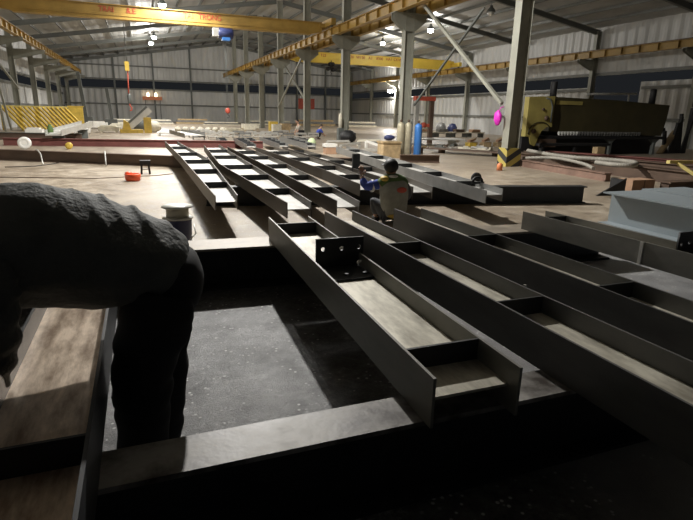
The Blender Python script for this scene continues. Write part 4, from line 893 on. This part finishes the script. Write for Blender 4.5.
# cardboard and plate right
t = thing('cardboard_box', 'flattened brown carton behind the blue-grey painted girder', 'box', (9.6, 7.95, 0))
MB().box(9.28, 9.90, 7.85, 8.2, 0, .27).build('carton_body', 'card', t); MB().bar((9.6, 7.84, .0), (9.6, 7.84, .27), .008, .01).build('seam', 'brown', t)
o = MB().prism([(8.25, 0), (8.98, 0), (8.98, .33)], 7.75, 7.78, 'y').box(8.94, 8.98, 7.78, 8.1, 0, .3).build('gusset_plate', 'steel_dk', loc=(8.5, 7.75, 0)); tag(o, 'dark triangular steel plate leaning left of the flattened carton', 'plate')
o = MB().box(10.0, 11.2, 7.6, 7.8, 0, .22).box(9.97, 11.23, 7.55, 7.85, .22, .25).build('steel_offcut', 'brown', loc=(10.8, 8.2, 0)); tag(o, 'brown offcut bar right of the flattened carton', 'offcut')
t = thing('yellow_frame', 'pale yellow trestle frame at the right edge behind the painted girders', 'frame', (11.7, 8.5, 0))
MB().bar((11.15, 8.6, .55), (13., 8.6, .52), .09, .07).build('top_rail', 'paleyellow', t); MB().bar((11.4, 8.55, .52), (11.75, 7.75, .0), .09, .07).build('leg', 'paleyellow', t); MB().bar((12.8, 8.6, .5), (12.9, 8.2, 0), .09, .07).build('leg', 'paleyellow', t)
MB().bar((12.2, 8.65, .52), (12.5, 8.2, .0), .07, .06).build('leg', 'paleyellow', t)
t = thing('scrap_rack', 'dark spiky scrap rack at the right edge behind the machine', 'rack', (23., 17.5, 0))
MB().bar((22.0, 17.5, 0), (22.9, 17.6, 1.0), .25, .1).build('sloping_plate', 'wood', t)
for i in range(9):
    x = 22.4+.16*i; MB().bar((x, 17.6, 0), (x+random.uniform(-.25, .25), 17.6+random.uniform(-.2, .2), 1.0+.13*i), .12, .12).build('upright', 'black', t)
# red banners and orange lamp bar at the far wall
for x, lab in ((20.72, 'faded red banner on the far wall left of the third column'), (21.9, 'faded red banner on the far wall right of the third column')):
    o = MB().box(x-.55, x+.55, YF-.23, YF-.20, 1.95, 3.25).box(x-.58, x+.58, YF-.24, YF-.20, 3.25, 3.3).build('banner', 'red', loc=(x, YF-.33, 2.2)); tag(o, lab, 'banner', 'red banners on the far wall')
t = thing('lamp_bar', 'orange bar with two glowing lamps against the far left wall', 'lamp', (1.5, 70.9, 0))
MB().box(.4, 2.65, 70.8, 71.0, 2.55, 2.95).build('bar', 'orangepaint', t)
for x in (.7, 2.4): MB().box(x-.04, x+.04, 70.86, 70.94, 0, 2.55).build('post', 'dkgrey', t)
for x in (1.05, 1.95): MB().lathe([(.15, 2.95), (.15, 3.3), (.08, 3.4)], (x, 70.9, 0), 12).build('lamp', 'glow', t)

# ------------------------------------------------------------------ camera, world, view
M = [[.923, 0, 0]]
fpx, cx, cy = 520., 346.5, 260.
v1 = Vector((140-cx, 109-cy, fpx)).normalized()            # hall axis as the camera sees it (x right, y down, z forward)
b2 = Vector((1740-cx, 0, fpx)); b2.y = -(v1.x*b2.x+v1.z*b2.z)/v1.y; v2 = b2.normalized()
dn = v1.cross(v2)
if dn.y < 0: dn = -dn
right = Vector((v2.x, v1.x, -dn.x)); down = Vector((v2.y, v1.y, -dn.y)); fwd = Vector((v2.z, v1.z, -dn.z))
cam = bpy.data.cameras.new('camera'); cam.sensor_width = 36.; cam.lens = fpx/693*36; cam.clip_end = 400; cam.clip_start = .05
co = bpy.data.objects.new('camera', cam); COL.objects.link(co)
R = Matrix((right, -down, -fwd)).transposed()
co.matrix_world = Matrix.Translation((0, 0, 1.45)) @ R.to_4x4()
S.camera = co
w = bpy.data.worlds.new('night'); S.world = w; w.use_nodes = True
w.node_tree.nodes['Background'].inputs[0].default_value = (.40, .44, .50, 1); w.node_tree.nodes['Background'].inputs[1].default_value = .03
S.view_settings.view_transform = 'Standard'; S.view_settings.look = 'None'; S.view_settings.gamma = 1.; S.view_settings.use_curve_mapping = False
S.view_settings.exposure = 0.
